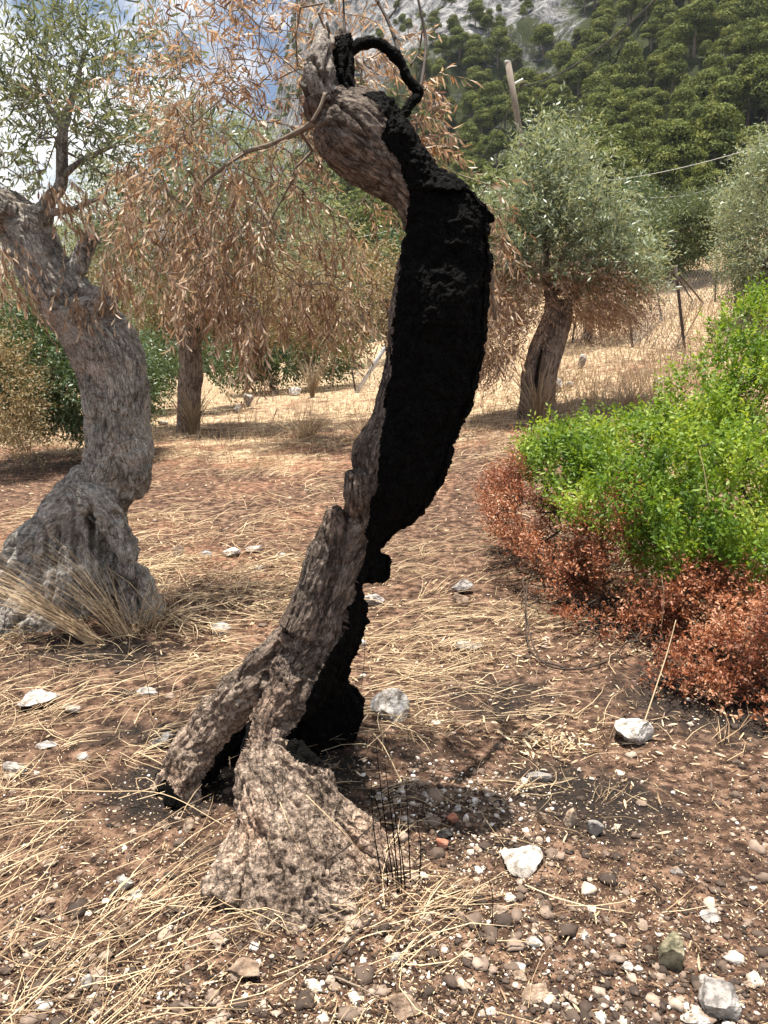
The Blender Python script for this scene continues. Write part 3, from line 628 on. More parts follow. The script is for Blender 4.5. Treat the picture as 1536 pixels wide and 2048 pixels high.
def disp_main(co, nl, bark):
    px, py, d = pix(co); ch = inpoly(px, py, CHAR_POLY) | (co[:, 1] > 2.8)
    sd = segdist(px, py, CHAR_L); ins = inpoly(px, py, CHAR_POLY) & (py > 380) & (py < 1480)
    toC = nrm(np.array([0, 0, CAM_Z]) - co); facing = np.clip((nl * toC).sum(1), 0, 1)
    out = co.copy()
    dep = np.where(ins, np.clip(sd / 60, 0, 1) * .045 * smooth01(facing * 1.6) * (.7 + .5 * fbm(co * 9, 3, 8)), 0)
    out -= toC * dep[:, None]
    st = bark * np.array([1, 1, .22])
    ridges = 1 - np.abs(fbm(st * 26, 4, 2, .6)) * 2
    hi = smooth01((co[:, 2] - 1.75) / .4); rough = .010 * fbm(co * 7, 3, 4) + (.007 - .004 * hi) * (ridges - .5) + .006 * fbm(co * 50, 4, 6, .7) + .004 * (.5 - np.abs(fbm(st * 70, 2, 12)) * 2)
    low = np.clip((1.0 - co[:, 2]) / .5, 0, 1)
    rough = rough + low * (.024 * fbm(co * 10, 4, 14, .6) + .007 * fbm(co * 46, 3, 15, .7) + .012 * (.5 - np.abs(fbm(st * 30, 4, 16, .65)) * 2))
    rough = rough - .014 * np.exp(-(fbm(st * 15 + 5, 3, 28) / .045) ** 2)
    # folds running up the lower trunk
    rough = rough - low * .022 * np.exp(-(fbm(st * 7 + 3, 2, 18) / .10) ** 2) * (co[:, 2] > .35)
    chr_ = .016 * fbm(co * 11, 3, 24, .6) + .016 * fbm(co * 48, 3, 25, .7)
    out += nl * np.where(ch, chr_, rough)[:, None]
    # knots on the sawn grey stub
    for kx, ky, kr in ((628, 118, 5), (640, 147, 6), (650, 163, 5), (668, 166, 6), (637, 133, 4), (700, 310, 14), (600 + 25, 228, 8)):
        g = np.exp(-(np.hypot(px - kx, py - ky) / kr) ** 2) * (facing > .2); out -= toC * (g * .014)[:, None]
    for kx, ky, kr in ((515, 1380, 5), (500, 1396, 5), (486, 1408, 4), (522, 1399, 4), (505, 1412, 4), (478, 1395, 4), (530, 1372, 4), (495, 1382, 3)):
        g = np.exp(-(np.hypot(px - kx, py - ky) / kr) ** 2) * (facing > .2); out -= toC * (g * .016)[:, None]
    return out
V, Q, bk = sculpt('trunk', CH, .0048, disp_main, 3)
cen = V[Q].mean(1); cm = charmask(cen); qx, qy, _ = pix(cen); j_ = 6 * fbm(cen * 25, 3, 71)
pm = inpoly(qx + j_, qy + j_, [(590, 40), (668, 40), (668, 95), (676, 168), (668, 184), (640, 190), (615, 196), (590, 170)]) & ~cm
bv, bq, bb = subset(V, Q, pm, bk); st_ = part('broken_limb', bv, bq, M['bark_pale'], tree, smooth=True, vec=bb); st_['label'] = 'pale grey knotted limb stump at the top'
bv, bq, bb = subset(V, Q, ~cm & ~pm, bk)
part('trunk', bv, bq, M['bark_main'], tree, smooth=True, vec=bb)
bv, bq, bb = subset(V, Q, cm, bk)
co_ = part('charred_hollow', bv, bq, M['char'], tree, smooth=False, vec=bb); co_['label'] = 'burnt out black inner wood of the trunk'
# arched black limb and snag
ar = chain_px([(672, 170, 18, 2.63), (682, 128, 16, 2.65), (704, 98, 13.5, 2.68), (740, 85, 10.5, 2.69), (776, 97, 9.5, 2.70), (803, 130, 10.5, 2.71), (816, 158, 9, 2.71), (837, 186, 8.5, 2.71), (820, 208, 9, 2.70), (803, 240, 8, 2.68), (795, 275, 8, 2.65)])
ar = spline(ar, 5); Vt, Ft, Rt = tube(ar[:, :3], ar[:, 3] * (1 + .38 * fbm(ar[:, :3] * 24, 3, 3)), 16)
Vt = Vt + .006 * np.stack([fbm(Vt * 50, 3, k) for k in (1, 2, 3)], 1)
part('arched_branch', Vt, Ft, M['char'], tree, smooth=True, vec=Vt)
sn_ = chain_px([(650, 186, 3, 2.45), (640, 215, 3.2, 2.44), (622, 245, 2.4, 2.44)])
Vt, Ft, Rt = tube(sn_[:, :3], sn_[:, 3], 8); part('snag', Vt, Ft, M['twig'], tree, smooth=True)
tw = []
for rows in ([(655, 78, 3, 2.56), (657, 60, 3, 2.56), (653, 44, 1.5, 2.56)], [(600, 168, 3, 2.55), (613, 180, 8, 2.55), (622, 200, 10, 2.57)], [(742, 0 - 20, 2.2, 2.9), (775, 40, 3, 2.85), (795, 95, 4, 2.8), (800, 130, 5, 2.72)], [(832, -20, 2, 2.9), (845, 40, 2.4, 2.88), (852, 90, 2.8, 2.85), (843, 165, 3.2, 2.74), (834, 184, 3.5, 2.71)],
             [(845, 60, 1.5, 2.9), (838, 100, 1.6, 2.9), (822, 130, 2, 2.8)], [(686, -20, 1.6, 2.7), (688, 30, 2, 2.7), (690, 80, 3, 2.66)], [(775, 40, 1.6, 2.86), (790, 20, 1.3, 2.86), (800, -5, 1, 2.86)]):
    c = chain_px(rows); t_ = tube(c[:, :3], c[:, 3], 6); tw.append(t_)
for v_, f_q, r_q in tw: part('bare_twig', v_, f_q, M['twig_dark'], tree, smooth=True)

# brown crown of the burnt tree, hanging left and behind it
head = P(650, 240, 2.62)
mainEl = [ell(640, 120, 60, 110, 3.0, .25), ell(500, 170, 130, 120, 3.1, .35), ell(360, 170, 110, 130, 3.3, .4), ell(290, 310, 90, 90, 3.4, .4), ell(440, 320, 140, 90, 3.1, .35),
          ell(330, 450, 100, 90, 3.2, .3), ell(440, 470, 110, 100, 3.0, .3), ell(400, 560, 90, 60, 3.0, .28), ell(490, 640, 38, 55, 2.9, .12), ell(560, 420, 80, 80, 3.1, .3), ell(590, 300, 40, 80, 2.9, .2),
          ell(610, 590, 90, 55, 3.3, .3), ell(700, 610, 60, 55, 3.3, .3), ell(680, 480, 70, 60, 3.3, .3), ell(760, 380, 45, 45, 3.2, .2),
          ell(760, 150, 50, 45, 3.1, .2), ell(830, 210, 35, 60, 3.1, .2), ell(845, 290, 30, 40, 3.1, .2), ell(960, 400, 40, 40, 3.2, .2), ell(985, 520, 30, 70, 3.3, .2), ell(985, 620, 30, 50, 3.3, .2), ell(250, 400, 50, 50, 3.4, .3), ell(250, 530, 30, 30, 3.3, .2)]
wts = np.array([.5, .9, .7, .45, 1.1, 1.1, 1.5, 1.4, .6, .55, .4, .75, .5, .35, .2, .35, .3, .2, .25, .25, .25, .2, .2]); wts = wts / wts.sum()
def samp(ells, wts, n, shell=0):
    idx = RNG.choice(len(ells), n, p=wts); c = np.array([e[0] for e in ells])[idx]; r = np.array([e[1] for e in ells])[idx]
    d = rdir(n); return c + d * (shell + (1 - shell) * RNG.random(n)[:, None] ** (1 / 2.6)) * r
tips = samp(mainEl, wts, 760); tips = tips[vn(tips * 5.5, 4) > -.45]
# thin upright shoots at the top, behind
top = np.array([P(RNG.uniform(330, 600), RNG.uniform(-60, 150), RNG.uniform(3.0, 3.4)) for _ in range(90)])
top2 = np.array([P(RNG.uniform(600, 1000), RNG.uniform(-40, 60), RNG.uniform(3.0, 3.4)) for _ in range(6)])
tips = np.vstack([tips, top])
main_limbs = [P(640, 230, 2.66), P(600, 262, 2.75), P(545, 288, 2.85), P(490, 305, 2.92), P(440, 340, 2.98), P(405, 372, 3.0), P(390, 430, 3.02)]
bV, bQ, nodes, tn, par_ = network(head, tips, .13, .09, .0065, .0010, .5, trunk_pts=main_limbs)
tr2 = chain_px([(650, 235, 16, 2.66), (600, 262, 13, 2.75), (545, 288, 11, 2.85), (490, 305, 10, 2.92), (440, 340, 9, 2.98), (402, 374, 7, 3.0), (392, 430, 5, 3.02)])
tl_ = tube(tr2[:, :3], tr2[:, 3] * .42, 10)
tr3 = chain_px([(800, 430, 7, 2.75), (765, 392, 5, 2.85), (740, 430, 4.5, 2.95), (712, 520, 4, 3.1), (690, 600, 3, 3.2)])
tr4 = chain_px([(850, 400, 14, 2.8), (920, 420, 8, 3.0), (975, 520, 5, 3.25), (990, 640, 4, 3.3)])
V, F, R = merge([(bV, [bQ], np.zeros(len(bV))), tl_, tube(tr4[:, :3], tr4[:, 3], 8)])
part('branches', V, F, M['twig'], tree, smooth=True)
out = nrm(tips - (P(500, 300, 2.9) + np.array([0, 0, .1])))
dirs = nrm(out * .5 + rdir(len(tips)) * .35 + np.array([.12, 0, -.1]) + np.array([0, 0, -1.0]) * np.clip((2.35 - tips[:, 2:3]) / .5, -.6, .7)); dirs[-90:] = nrm(rdir(90) * .35 + np.array([.1, 0, 1.0]))
lv, st = sprays(tips[:-90], dirs[:-90], 16, .14, .046, .0070, droop=.7, leafdroop=.75, spread=.8, curl=.35)
lv2, st2 = sprays(tips[-90:], dirs[-90:], 9, .30, .052, .008, droop=.15, leafdroop=.5, spread=.5, curl=.2)
V, F, R = merge([lv, lv2]); f_ = part('dead_leaves', V, F, M['dead_leaf'], tree, rnd=R)
V, F, R = merge([st, st2]); part('twigs', V, F, M['twig'], tree)

# ================================================================== THE LEFT OLIVE
lt = thing('gnarled_olive_tree', 'grey gnarled olive curving left with a flared hollow foot among dry grass', 'tree', (-1.7, 4.8, 0))
def yl(y): return 4.75
LC = [chain_px([(-45, 415, 40, 4.7), (20, 435, 46, 4.75), (58, 478, 49, 4.75), (90, 540, 48, 4.75), (146, 615, 53, 4.75), (205, 690, 66, 4.75), (230, 770, 64, 4.75), (234, 850, 62, 4.75), (236, 920, 66, 4.75), (206, 985, 58, 4.75), (190, 1030, 66, 4.78), (175, 1090, 88, 4.8), (160, 1150, 108, 4.8), (150, 1215, 118, 4.8), (150, 1290, 120, 4.8)]),
      chain_px([(195, 955, 46, 4.75), (165, 1005, 54, 4.75), (118, 1062, 60, 4.75), (70, 1125, 76, 4.72), (15, 1180, 76, 4.7), (-50, 1240, 70, 4.7)]),
      chain_px([(170, 990, 30, 4.62), (205, 1010, 34, 4.58), (240, 1060, 26, 4.58), (258, 1110, 26, 4.58), (270, 1170, 34, 4.58), (290, 1240, 40, 4.58)]),
      chain_px([(160, 1080, 60, 4.72), (145, 1160, 92, 4.7), (120, 1240, 112, 4.66), (110, 1300, 112, 4.6)]),
      chain_px([(80, 1180, 50, 4.6), (60, 1250, 70, 4.5), (40, 1320, 70, 4.45)]),
      chain_px([(165, 630, 44, 4.7), (200, 600, 34, 4.66), (208, 582, 27, 4.66)]),
      chain_px([(252, 905, 48, 4.7), (262, 960, 36, 4.7), (250, 990, 26, 4.72)]),
      chain_px([(150, 540, 20, 4.75), (165, 505, 17, 4.75), (188, 470, 11, 4.72)]),
      chain_px([(70, 440, 34, 4.7), (92, 440, 24, 4.68)]), chain_px([(0, 430, 40, 4.65), (-40, 400, 40, 4.6)])]
def disp_left(co, nl, bark):
    px, py, d = pix(co); toC = nrm(np.array([0, 0, CAM_Z]) - co); facing = np.clip((nl * toC).sum(1), 0, 1)
    tw_ = bark.copy(); th = np.arctan2(bark[:, 0], bark[:, 1]); tw_[:, 2] = bark[:, 2] * .35
    low = np.clip((.95 - co[:, 2]) / .5, 0, 1)
    dsp = .022 * fbm(co * 4.5, 3, 4) + .010 * (.5 - np.abs(fbm(tw_ * 16, 4, 2, .6)) * 2) + .012 * (.5 - np.abs(fbm(tw_ * 38, 3, 22, .7)) * 2) + .012 * fbm(co * 30, 4, 6, .7)
    dsp = dsp - low * .07 * np.exp(-(fbm(co * np.array([6, 6, 1.6]) + 7, 3, 18) / .10) ** 2) + low * .026 * fbm(co * 7, 4, 7, .6) + np.clip(1 - co[:, 2] / .35, 0, 1) * .03 * np.abs(fbm(co * 22, 3, 8))
    dsp = dsp - .012 * np.exp(-(fbm(tw_ * 9 + 2, 3, 38) / .05) ** 2)
    out = co + nl * dsp[:, None]
    for kx, ky, rx, ry, dp in ((196, 840, 9, 22, .05), (213, 848, 5, 10, .06), (185, 1040, 8, 26, .10), (232, 1033, 8, 12, .05), (200, 627, 7, 5, .06), (160, 592, 14, 8, .07), (110, 1125, 12, 10, .06), (185, 1075, 5, 50, .06), (150, 1090, 5, 45, .05), (60, 1140, 8, 10, .05), (205, 1100, 16, 30, .06)):
        g = np.exp(-(((px - kx) / rx) ** 2 + ((py - ky) / ry) ** 2)) * (facing > .15); out -= toC * (g * dp)[:, None]
    return out
V, Q, bk = sculpt('trunk', LC, .0095, disp_left)
part('trunk', V, [Q], M['bark_left'], lt, smooth=True, vec=bk)
lb = [chain_px([(85, 440, 14, 4.7), (98, 400, 10, 4.68), (122, 370, 8, 4.66), (124, 300, 7.5, 4.62), (128, 250, 6, 4.6), (150, 180, 4, 4.6), (170, 100, 3, 4.6)]),
      chain_px([(95, 425, 6, 4.68), (140, 420, 4, 4.6), (200, 395, 2.5, 4.5)]), chain_px([(-40, 400, 12, 4.6), (-10, 408, 9, 4.6), (30, 425, 9, 4.65)]),
      chain_px([(126, 352, 5, 4.64), (165, 320, 3.5, 4.6), (230, 290, 2.5, 4.5)]), chain_px([(128, 260, 5, 4.6), (90, 200, 3, 4.6), (60, 140, 2, 4.6)])]
gEl = [ell(80, 160, 70, 60, 4.7, .4), ell(140, 110, 80, 60, 4.7, .4), ell(120, 210, 80, 60, 4.6, .4), ell(60, 240, 50, 50, 4.7, .4), ell(180, 270, 60, 50, 4.6, .4), ell(220, 170, 70, 70, 4.8, .4), ell(30, 330, 60, 50, 4.9, .4), ell(230, 350, 80, 50, 4.8, .4), ell(-60, 250, 80, 120, 4.8, .5), ell(300, 100, 60, 60, 5.0, .4), ell(10, 560, 40, 50, 4.3, .15), ell(330, 260, 80, 80, 5.0, .4), ell(420, 290, 90, 80, 5.2, .4), ell(370, 380, 90, 60, 5.2, .4)]
gw = np.array([1, 1.3, 1.4, 1.0, 1.0, .9, .9, 1.0, .8, .6, .0, .9, .9, .8]); gw /= gw.sum()
gt = samp(gEl, gw, 560); gt = gt[vn(gt * 3.5, 12) > -.4]
bV, bQ, nodes, tn, par_ = network(P(128, 250, 4.6), gt, .14, .14, .009, .0013, .5, trunk_pts=[P(122, 370, 4.66), P(124, 300, 4.62), P(128, 250, 4.6), P(150, 180, 4.6)])
V, F, R = merge([(bV, [bQ], np.zeros(len(bV)))] + [tube(c[:, :3], c[:, 3] * 1.4, 8) for c in lb]); part('branches', V, F, M['bark_left'], lt, smooth=True, vec=V)
lv, st = sprays(gt, nrm(nrm(gt - P(128, 260, 4.7)) + np.array([0, 0, .5])), 16, .26, .062, .012, droop=.3, leafdroop=.1, spread=.8, curl=.15)
part('green_leaves', lv[0], lv[1], M['olive_leaf'], lt, rnd=lv[2])
# a few scorched sprigs on the left tree
dt = samp([ell(-5, 500, 40, 40, 4.2, .2), ell(20, 570, 40, 40, 4.4, .2), ell(140, 590, 25, 25, 4.5, .1), ell(130, 400, 70, 50, 4.4, .2), ell(220, 520, 30, 50, 4.4, .2)], np.array([.2, .2, .15, .3, .15]), 75)
lv, st2 = sprays(dt, nrm(rdir(75) * .4 + np.array([.3, 0, -.6])), 12, .18, .06, .011, droop=.8, leafdroop=.9, spread=.5, curl=.25)
part('dead_leaves', lv[0], lv[1], M['dead_leaf'], lt, rnd=lv[2])
V, F, R = merge([st, st2]); part('twigs', V, F, M['twig'], lt)

# ================================================================== MID AND FAR OLIVES
def simple_trunk(rows, mat, parent, voxel=.03, amp=1.0):
    ch = [chain_px(r) for r in rows]
    def dd(co, nl, bark):
        st = bark * np.array([1, 1, .15])
        return co + nl * (amp * (.03 * fbm(co * 3, 3, 4) + .03 * (.4 - np.abs(fbm(st * 7, 3, 2)) * 2) + .008 * fbm(co * 20, 2, 9)))[:, None]
    V, Q, bk = sculpt('trunk', ch, voxel, dd, 2); part('trunk', V, [Q], mat, parent, smooth=True, vec=bk)
def crown(parent, ells, wts, ntips, nleaf, tlen, ln, wd, mat, root, up=.4, droop=.4, ldroop=.1, name='leaves', netseg=.3, r0=.05, branches=True, shell=.35, bark='bark_far', brname='branches', simple=True):
    wts = np.array(wts, float); wts /= wts.sum()
    tp = samp(ells, wts, int(ntips * 1.3), shell); fs = 2.2 / max(.5, float(np.mean(ells[0][1])))
    tp = tp + .18 / fs * np.stack([vn(tp * fs, k) for k in (1, 2, 3)], 1); tp = tp[vn(tp * fs * 1.3 + 9, 7) > -.28]; ntips = len(tp)
    c0 = np.mean([e[0] for e in ells], axis=0)
    dirs = nrm(nrm(tp - c0) + np.array([0, 0, up]))
    if branches:
        sel = RNG.choice(ntips, min(ntips, 350), replace=False)
        bV, bQ, nodes, tn, par_ = network(root[-1], tp[sel], .15, netseg, r0, .004, .5, trunk_pts=root)
        part(brname, bV, [bQ], M[bark], parent, smooth=True, vec=bV)
    lv, st = sprays(tp, dirs, nleaf, tlen, ln, wd, droop=droop, leafdroop=ldroop, spread=.8, simple=simple, curl=.12, stalks=False, clump_rnd=.6)
    part(name, lv[0], lv[1], mat, parent, rnd=lv[2])

g1 = G(375, 862); t1 = thing('olive_tree', 'half scorched olive behind the gnarled tree, slim straight trunk in dry weeds', 'tree', tuple(g1), group='olive trees standing in the dry field')
Yt = float(g1[1])
simple_trunk([[(378, 880, 30, Yt), (376, 850, 24, Yt), (378, 800, 23, Yt), (382, 740, 22, Yt), (380, 680, 20, Yt), (384, 620, 16, Yt)], [(378, 700, 16, Yt), (360, 640, 12, Yt), (340, 590, 8, Yt)], [(382, 690, 15, Yt), (420, 630, 11, Yt), (450, 580, 8, Yt)]], M['bark_far'], t1, .035)
crown(t1, [ell(330, 440, 130, 110, Yt, 1.2), ell(470, 400, 130, 120, Yt, 1.2), ell(560, 480, 110, 100, Yt, 1.2), ell(230, 420, 90, 90, Yt, 1), ell(400, 300, 120, 60, Yt, 1)], [1, 1, .8, .6, .6], 2600, 13, .4, .085, .022, M['olive_far'], [P(382, 690, Yt), P(384, 620, Yt), P(400, 520, Yt)], name='green_leaves')
crown(t1, [ell(350, 590, 110, 60, Yt, 1.0), ell(460, 600, 90, 70, Yt, 1.0), ell(250, 560, 80, 60, Yt, 1.0), ell(60, 620, 80, 60, Yt, 1.0)], [1, 1, .7, .3], 1300, 12, .4, .085, .022, M['mixed_far'], None, droop=.8, ldroop=.6, name='scorched_leaves', branches=False)

Y2 = 12.5; p2 = P(812, 800, Y2); p2[2] = Hs(p2[0], p2[1])
t2 = thing('olive_tree', 'brown leaved olive mostly hidden behind the leaning black trunk', 'tree', tuple(p2), group='olive trees standing in the dry field')
simple_trunk([[(820, 860, 34, Y2), (815, 800, 28, Y2), (800, 720, 26, Y2), (785, 650, 20, Y2), (770, 590, 14, Y2)]], M['bark_far'], t2, .035)
crown(t2, [ell(690, 560, 110, 80, Y2, 1.0), ell(610, 600, 80, 70, Y2, 1), ell(760, 600, 90, 80, Y2, 1), ell(700, 640, 90, 50, Y2, 1), ell(860, 560, 80, 90, Y2, 1)], [1, 1, 1, .8, .6], 1700, 12, .38, .08, .02, M['mixed_far'], [P(785, 650, Y2), P(770, 590, Y2), P(740, 550, Y2)], droop=.7, ldroop=.4, name='scorched_leaves')

g3 = G(1070, 832); Y3 = float(g3[1])
t3 = thing('olive_tree', 'silvery olive with a scorched brown skirt and thick cleft trunk above the green bush', 'tree', tuple(g3), group='olive trees standing in the dry field')
simple_trunk([[(1048, 855, 20, Y3), (1052, 800, 13, Y3), (1056, 750, 12, Y3), (1072, 690, 12, Y3), (1100, 635, 15, Y3), (1112, 600, 12, Y3)], [(1097, 855, 24, Y3 - .1), (1093, 790, 17, Y3 - .1), (1102, 720, 18, Y3 - .1), (1122, 650, 19, Y3), (1132, 600, 12, Y3)], [(1100, 640, 14, Y3), (1102, 590, 12, Y3), (1090, 530, 9, Y3), (1100, 450, 7, Y3)], [(1115, 640, 12, Y3), (1150, 590, 8, Y3), (1180, 560, 6, Y3)]], M['bark_far'], t3, .02, .7)
v_, f_q, r_q = tube(chain_px([(1074, 870, 12, Y3 + .12), (1076, 800, 13, Y3 + .12), (1082, 740, 13, Y3 + .12), (1098, 680, 12, Y3 + .1)])[:, :3], np.full(16, .11), 10); part('cleft_shade', v_, f_q, M['twig_dark'], t3, smooth=True, vec=v_)  # added dark tube, standing in for the shade inside the cleft
crown(t3, [ell(1105, 370, 55, 85, Y3, .7), ell(1060, 440, 75, 60, Y3, .9), ell(1150, 450, 90, 75, Y3, .9), ell(1080, 510, 100, 55, Y3, .9), ell(1195, 510, 75, 60, Y3, .9), ell(1235, 560, 45, 35, Y3, .6), ell(1020, 480, 50, 65, Y3, .7), ell(1098, 300, 22, 40, Y3, .3)], [1, 1, 1.2, 1.1, 1, .4, .7, .25], 2300, 14, .42, .115, .026, M['olive_far'], [P(1100, 640, Y3), P(1102, 590, Y3), P(1095, 530, Y3), P(1100, 450, Y3)], up=.9, name='green_leaves')
crown(t3, [ell(1000, 660, 55, 60, Y3, .8), ell(1035, 600, 60, 50, Y3, .8), ell(1180, 590, 85, 50, Y3, .9), ell(1215, 620, 55, 40, Y3, .7), ell(985, 730, 25, 40, Y3, .4), ell(1000, 560, 60, 60, Y3, .8), ell(1140, 560, 100, 30, Y3, .9)], [1, 1, 1.2, .5, .2, .7, .8], 2000, 12, .36, .08, .02, M['dead_far'], None, droop=.9, ldroop=.6, name='scorched_leaves', branches=False)

def bg_tree(px, py, ells, wts, label, mat, n, Yd=None, tr=True, grp='olive trees standing in the dry field', name='olive_tree', cat='tree', ln=.10, wd=.03, tl=.5, trunk_r=18, nl=12):
    if Yd is None: g = G(px, py)
    else: g = P(px, py, Yd); g[2] = Hs(g[0], g[1])
    Yd = float(g[1]); t_ = thing(name, label, cat, tuple(g), group=grp)
    el = [ell(a, b, c, d, Yd, e) for a, b, c, d, e in ells]; c0 = np.mean([e[0] for e in el], axis=0); base = g + np.array([0, 0, -.3])
    if tr:
        pts = spline([[*base, trunk_r * Yd / FPX * 1.25], [*(base * .6 + c0 * .4 + np.array([.1, 0, 0])), trunk_r * Yd / FPX], [*c0, trunk_r * Yd / FPX * .5]], 8)
        v, f, r_ = tube(pts[:, :3], pts[:, 3] * (1 + .15 * fbm(pts[:, :3] * 2, 2, 5)), 12); part('trunk', v, f, M['bark_far'], t_, smooth=True, vec=v)
    crown(t_, el, wts, n, nl, tl, ln, wd, mat, [base * .4 + c0 * .6, c0] if tr else [base, c0 * .5 + base * .5], branches=tr, shell=.5)
    return t_
bg_tree(1160, 690, [(1160, 560, 80, 60, 1.2), (1210, 610, 60, 50, 1)], [1, .7], 'small brown olive with its trunk showing behind the cleft silvery one', M['dead_far'], 900, trunk_r=10)
bg_tree(1490, 620, [(1545, 400, 50, 75, 2), (1590, 460, 90, 120, 2.5), (1530, 490, 45, 45, 1.6), (1565, 325, 35, 35, 1.2), (1550, 550, 45, 35, 1.5)], [1, 1.3, .6, .4, .5], 'tall pale olive at the top of the slope beside the fence end', M['olive_far'], 3200, Yd=19, nl=13)
bg_tree(1345, 560, [(1345, 475, 60, 55, 2.5), (1390, 450, 45, 45, 2), (1300, 500, 40, 40, 2)], [1, .7, .5], 'dull green round olive behind the fence on the slope', M['olive_dim'], 3800, Yd=30, ln=.13, wd=.04)
bg_tree(1275, 500, [(1275, 415, 35, 40, 1.5), (1262, 440, 35, 30, 1.5)], [1, .6], 'small bright green tree between the silvery olive and the pines', M['dark_shrub'], 700, Yd=38, ln=.16, wd=.06)
bg_tree(1190, 560, [(1200, 520, 130, 40, 3), (1050, 500, 110, 50, 3)], [1, .8], 'broad dark green shrub under the slope behind the silvery olive', M['dark_shrub'], 2200, Yd=42, tr=False, name='shrub', cat='shrub', grp='shrubs along the far edge of the field', ln=.2, wd=.07)
bg_tree(880, 620, [(880, 520, 120, 60, 3), (760, 560, 120, 50, 3), (980, 540, 80, 50, 3)], [1, 1, .7], 'wide green shrub bank showing beside the middle of the black trunk', M['dark_shrub'], 2400, Yd=36, tr=False, name='shrub', cat='shrub', grp='shrubs along the far edge of the field', ln=.2, wd=.07)
bg_tree(570, 740, [(565, 690, 55, 50, 1.2), (640, 700, 60, 45, 1.2), (520, 720, 40, 35, 1)], [1, .8, .5], 'green leafy shrub at the edge of the field under the hanging dead sprays', M['dark_shrub'], 1500, Yd=24, tr=False, name='shrub', cat='shrub', grp='shrubs along the far edge of the field', ln=.14, wd=.05)
bg_tree(100, 860, [(110, 740, 80, 95, 1.1), (180, 790, 70, 60, 1.0), (225, 750, 55, 80, 1.0), (60, 680, 80, 60, 1)], [1, .7, .7, .6], 'tall dark green shrub behind the gnarled trunk', M['dark_shrub'], 3400, Yd=11.5, tr=False, name='shrub', cat='shrub', grp='shrubs along the far edge of the field', ln=.075, wd=.025, tl=.3)
bg_tree(15, 900, [(0, 780, 55, 80, .6), (30, 840, 35, 50, .5), (-60, 760, 70, 100, .8)], [1, .5, .7], 'pale dry bush beside the tall dark shrub', M['mixed_far'], 1100, Yd=10.2, tr=False, name='shrub', cat='shrub', grp='shrubs along the far edge of the field', ln=.06, wd=.018, tl=.3)
bg_tree(430, 770, [(425, 715, 30, 45, 1), (320, 730, 45, 45, 1)], [.6, 1], 'shadowy green shrub behind the slim straight trunk', M['dark_shrub'], 800, Yd=19, tr=False, name='shrub', cat='shrub', grp='shrubs along the far edge of the field', ln=.11, wd=.04)
bg_tree(-20, 640, [(0, 540, 160, 90, 3), (180, 580, 140, 70, 3), (-120, 500, 160, 110, 3)], [1, .8, .7], 'distant grey green olive filling the gap above the dark shrub', M['olive_far'], 2200, Yd=26, ln=.15, wd=.05)

# ================================================================== PINES ON THE MOUNTAIN
def pine_mesh(seed, n=4600):
    rg = np.random.default_rng(seed); lobes = []
    for _ in range(rg.integers(9, 14)):
        a = rg.uniform(0, 2 * math.pi); h = rg.uniform(.28, .95); rr = (1.02 - h) ** .6 * rg.uniform(.15, .40)
        lobes.append((math.cos(a) * rr, math.sin(a) * rr, h, rg.uniform(.14, .24)))
    lobes.append((0, 0, .92, .14)); lobes.append((0, 0, .62, .28)); lobes = np.array(lobes)
    k = rg.choice(len(lobes), n, p=lobes[:, 3] ** 2 / (lobes[:, 3] ** 2).sum()); d = nrm(rg.normal(size=(n, 3))); d[:, 2] = np.where(d[:, 2] < -.3, -d[:, 2], d[:, 2])
    pos = lobes[k, :3] + d * lobes[k, 3:4] * rg.uniform(.7, 1.05, (n, 1)) * np.array([1, 1, .75])
    tg = rg.normal(size=(n, 3)); dd = nrm(tg - d * (tg * d).sum(1, keepdims=True) + d * .35)
    V, F, R = leaves(pos - dd * .03, dd, nrm(rg.normal(size=(n, 3)) * .45 + d), rg.uniform(.028, .055, n), rg.uniform(.02, .036, n), .2, rg.random(n) * .5 + .5 * rg.random(len(lobes))[k], True)
    tv, tf, tr_ = tube([[0, 0, -.15], [.01, 0, .3], [0, 0, .8]], [.03, .024, .008], 6)
    V, F, R = merge([(V, F, R), (tv, tf, tr_)])
    me = mesh('pine_tree', V, F, rnd=R); me.materials.append(M['pine']); me.materials.append(M['bark_far'])
    mi = np.zeros(len(me.polygons), dtype=np.int32)
    nq = sum(len(f) for f in F if f.shape[1] == 4); nleafq = n
    mi[nleafq:] = 1; me.polygons.foreach_set('material_index', mi)
    return me
PM = [pine_mesh(s) for s in (1, 2, 3, 4)]
cand = []
sp = 4.8
for rr in np.arange(92, 520, sp * .9):
    ps = np.arange(-42, 44, math.degrees(sp / rr)); cand.append(np.stack([np.full(len(ps), rr), ps], 1))
cand = np.concatenate(cand); cand[:, 0] += RNG.uniform(-.5, .5, len(cand)) * sp; cand[:, 1] += RNG.uniform(-.5, .5, len(cand)) * np.degrees(sp / cand[:, 0])
x = cand[:, 0] * np.sin(np.radians(cand[:, 1])); y = cand[:, 0] * np.cos(np.radians(cand[:, 1]))
keep = RNG.random(len(x)) < np.clip(1.5 - 1.3 * bare(x, y) + .5 * fbm(v3(x, y) / 18, 3, 141), .25, 1)
x = x[keep]; y = y[keep]; z = H(x, y); rr = np.hypot(x, y)
co = v3(x, y, z); px, py, dd_ = pix(co)
infr = (px > -60) & (px < 1600) & (py > -30)
co, px, py, rr = co[infr | (rr < 200)], px[infr | (rr < 200)], py[infr | (rr < 200)], rr[infr | (rr < 200)]
size = RNG.uniform(4.6, 8.4, len(rr)) * np.clip(1.3 - .95 * bare(co[:, 0], co[:, 1]), .34, 1) * RNG.choice([.7, 1, 1, 1.15], len(rr))
vis = (px > 0) & (px < 1536) & (py > 0) & (((px > 930) & (py < 430)) | ((px > 830) & (py < 350)))
order = np.argsort(np.where(vis, rr, 1e9))[:290]
chosen = np.zeros(len(rr), bool); chosen[order] = True
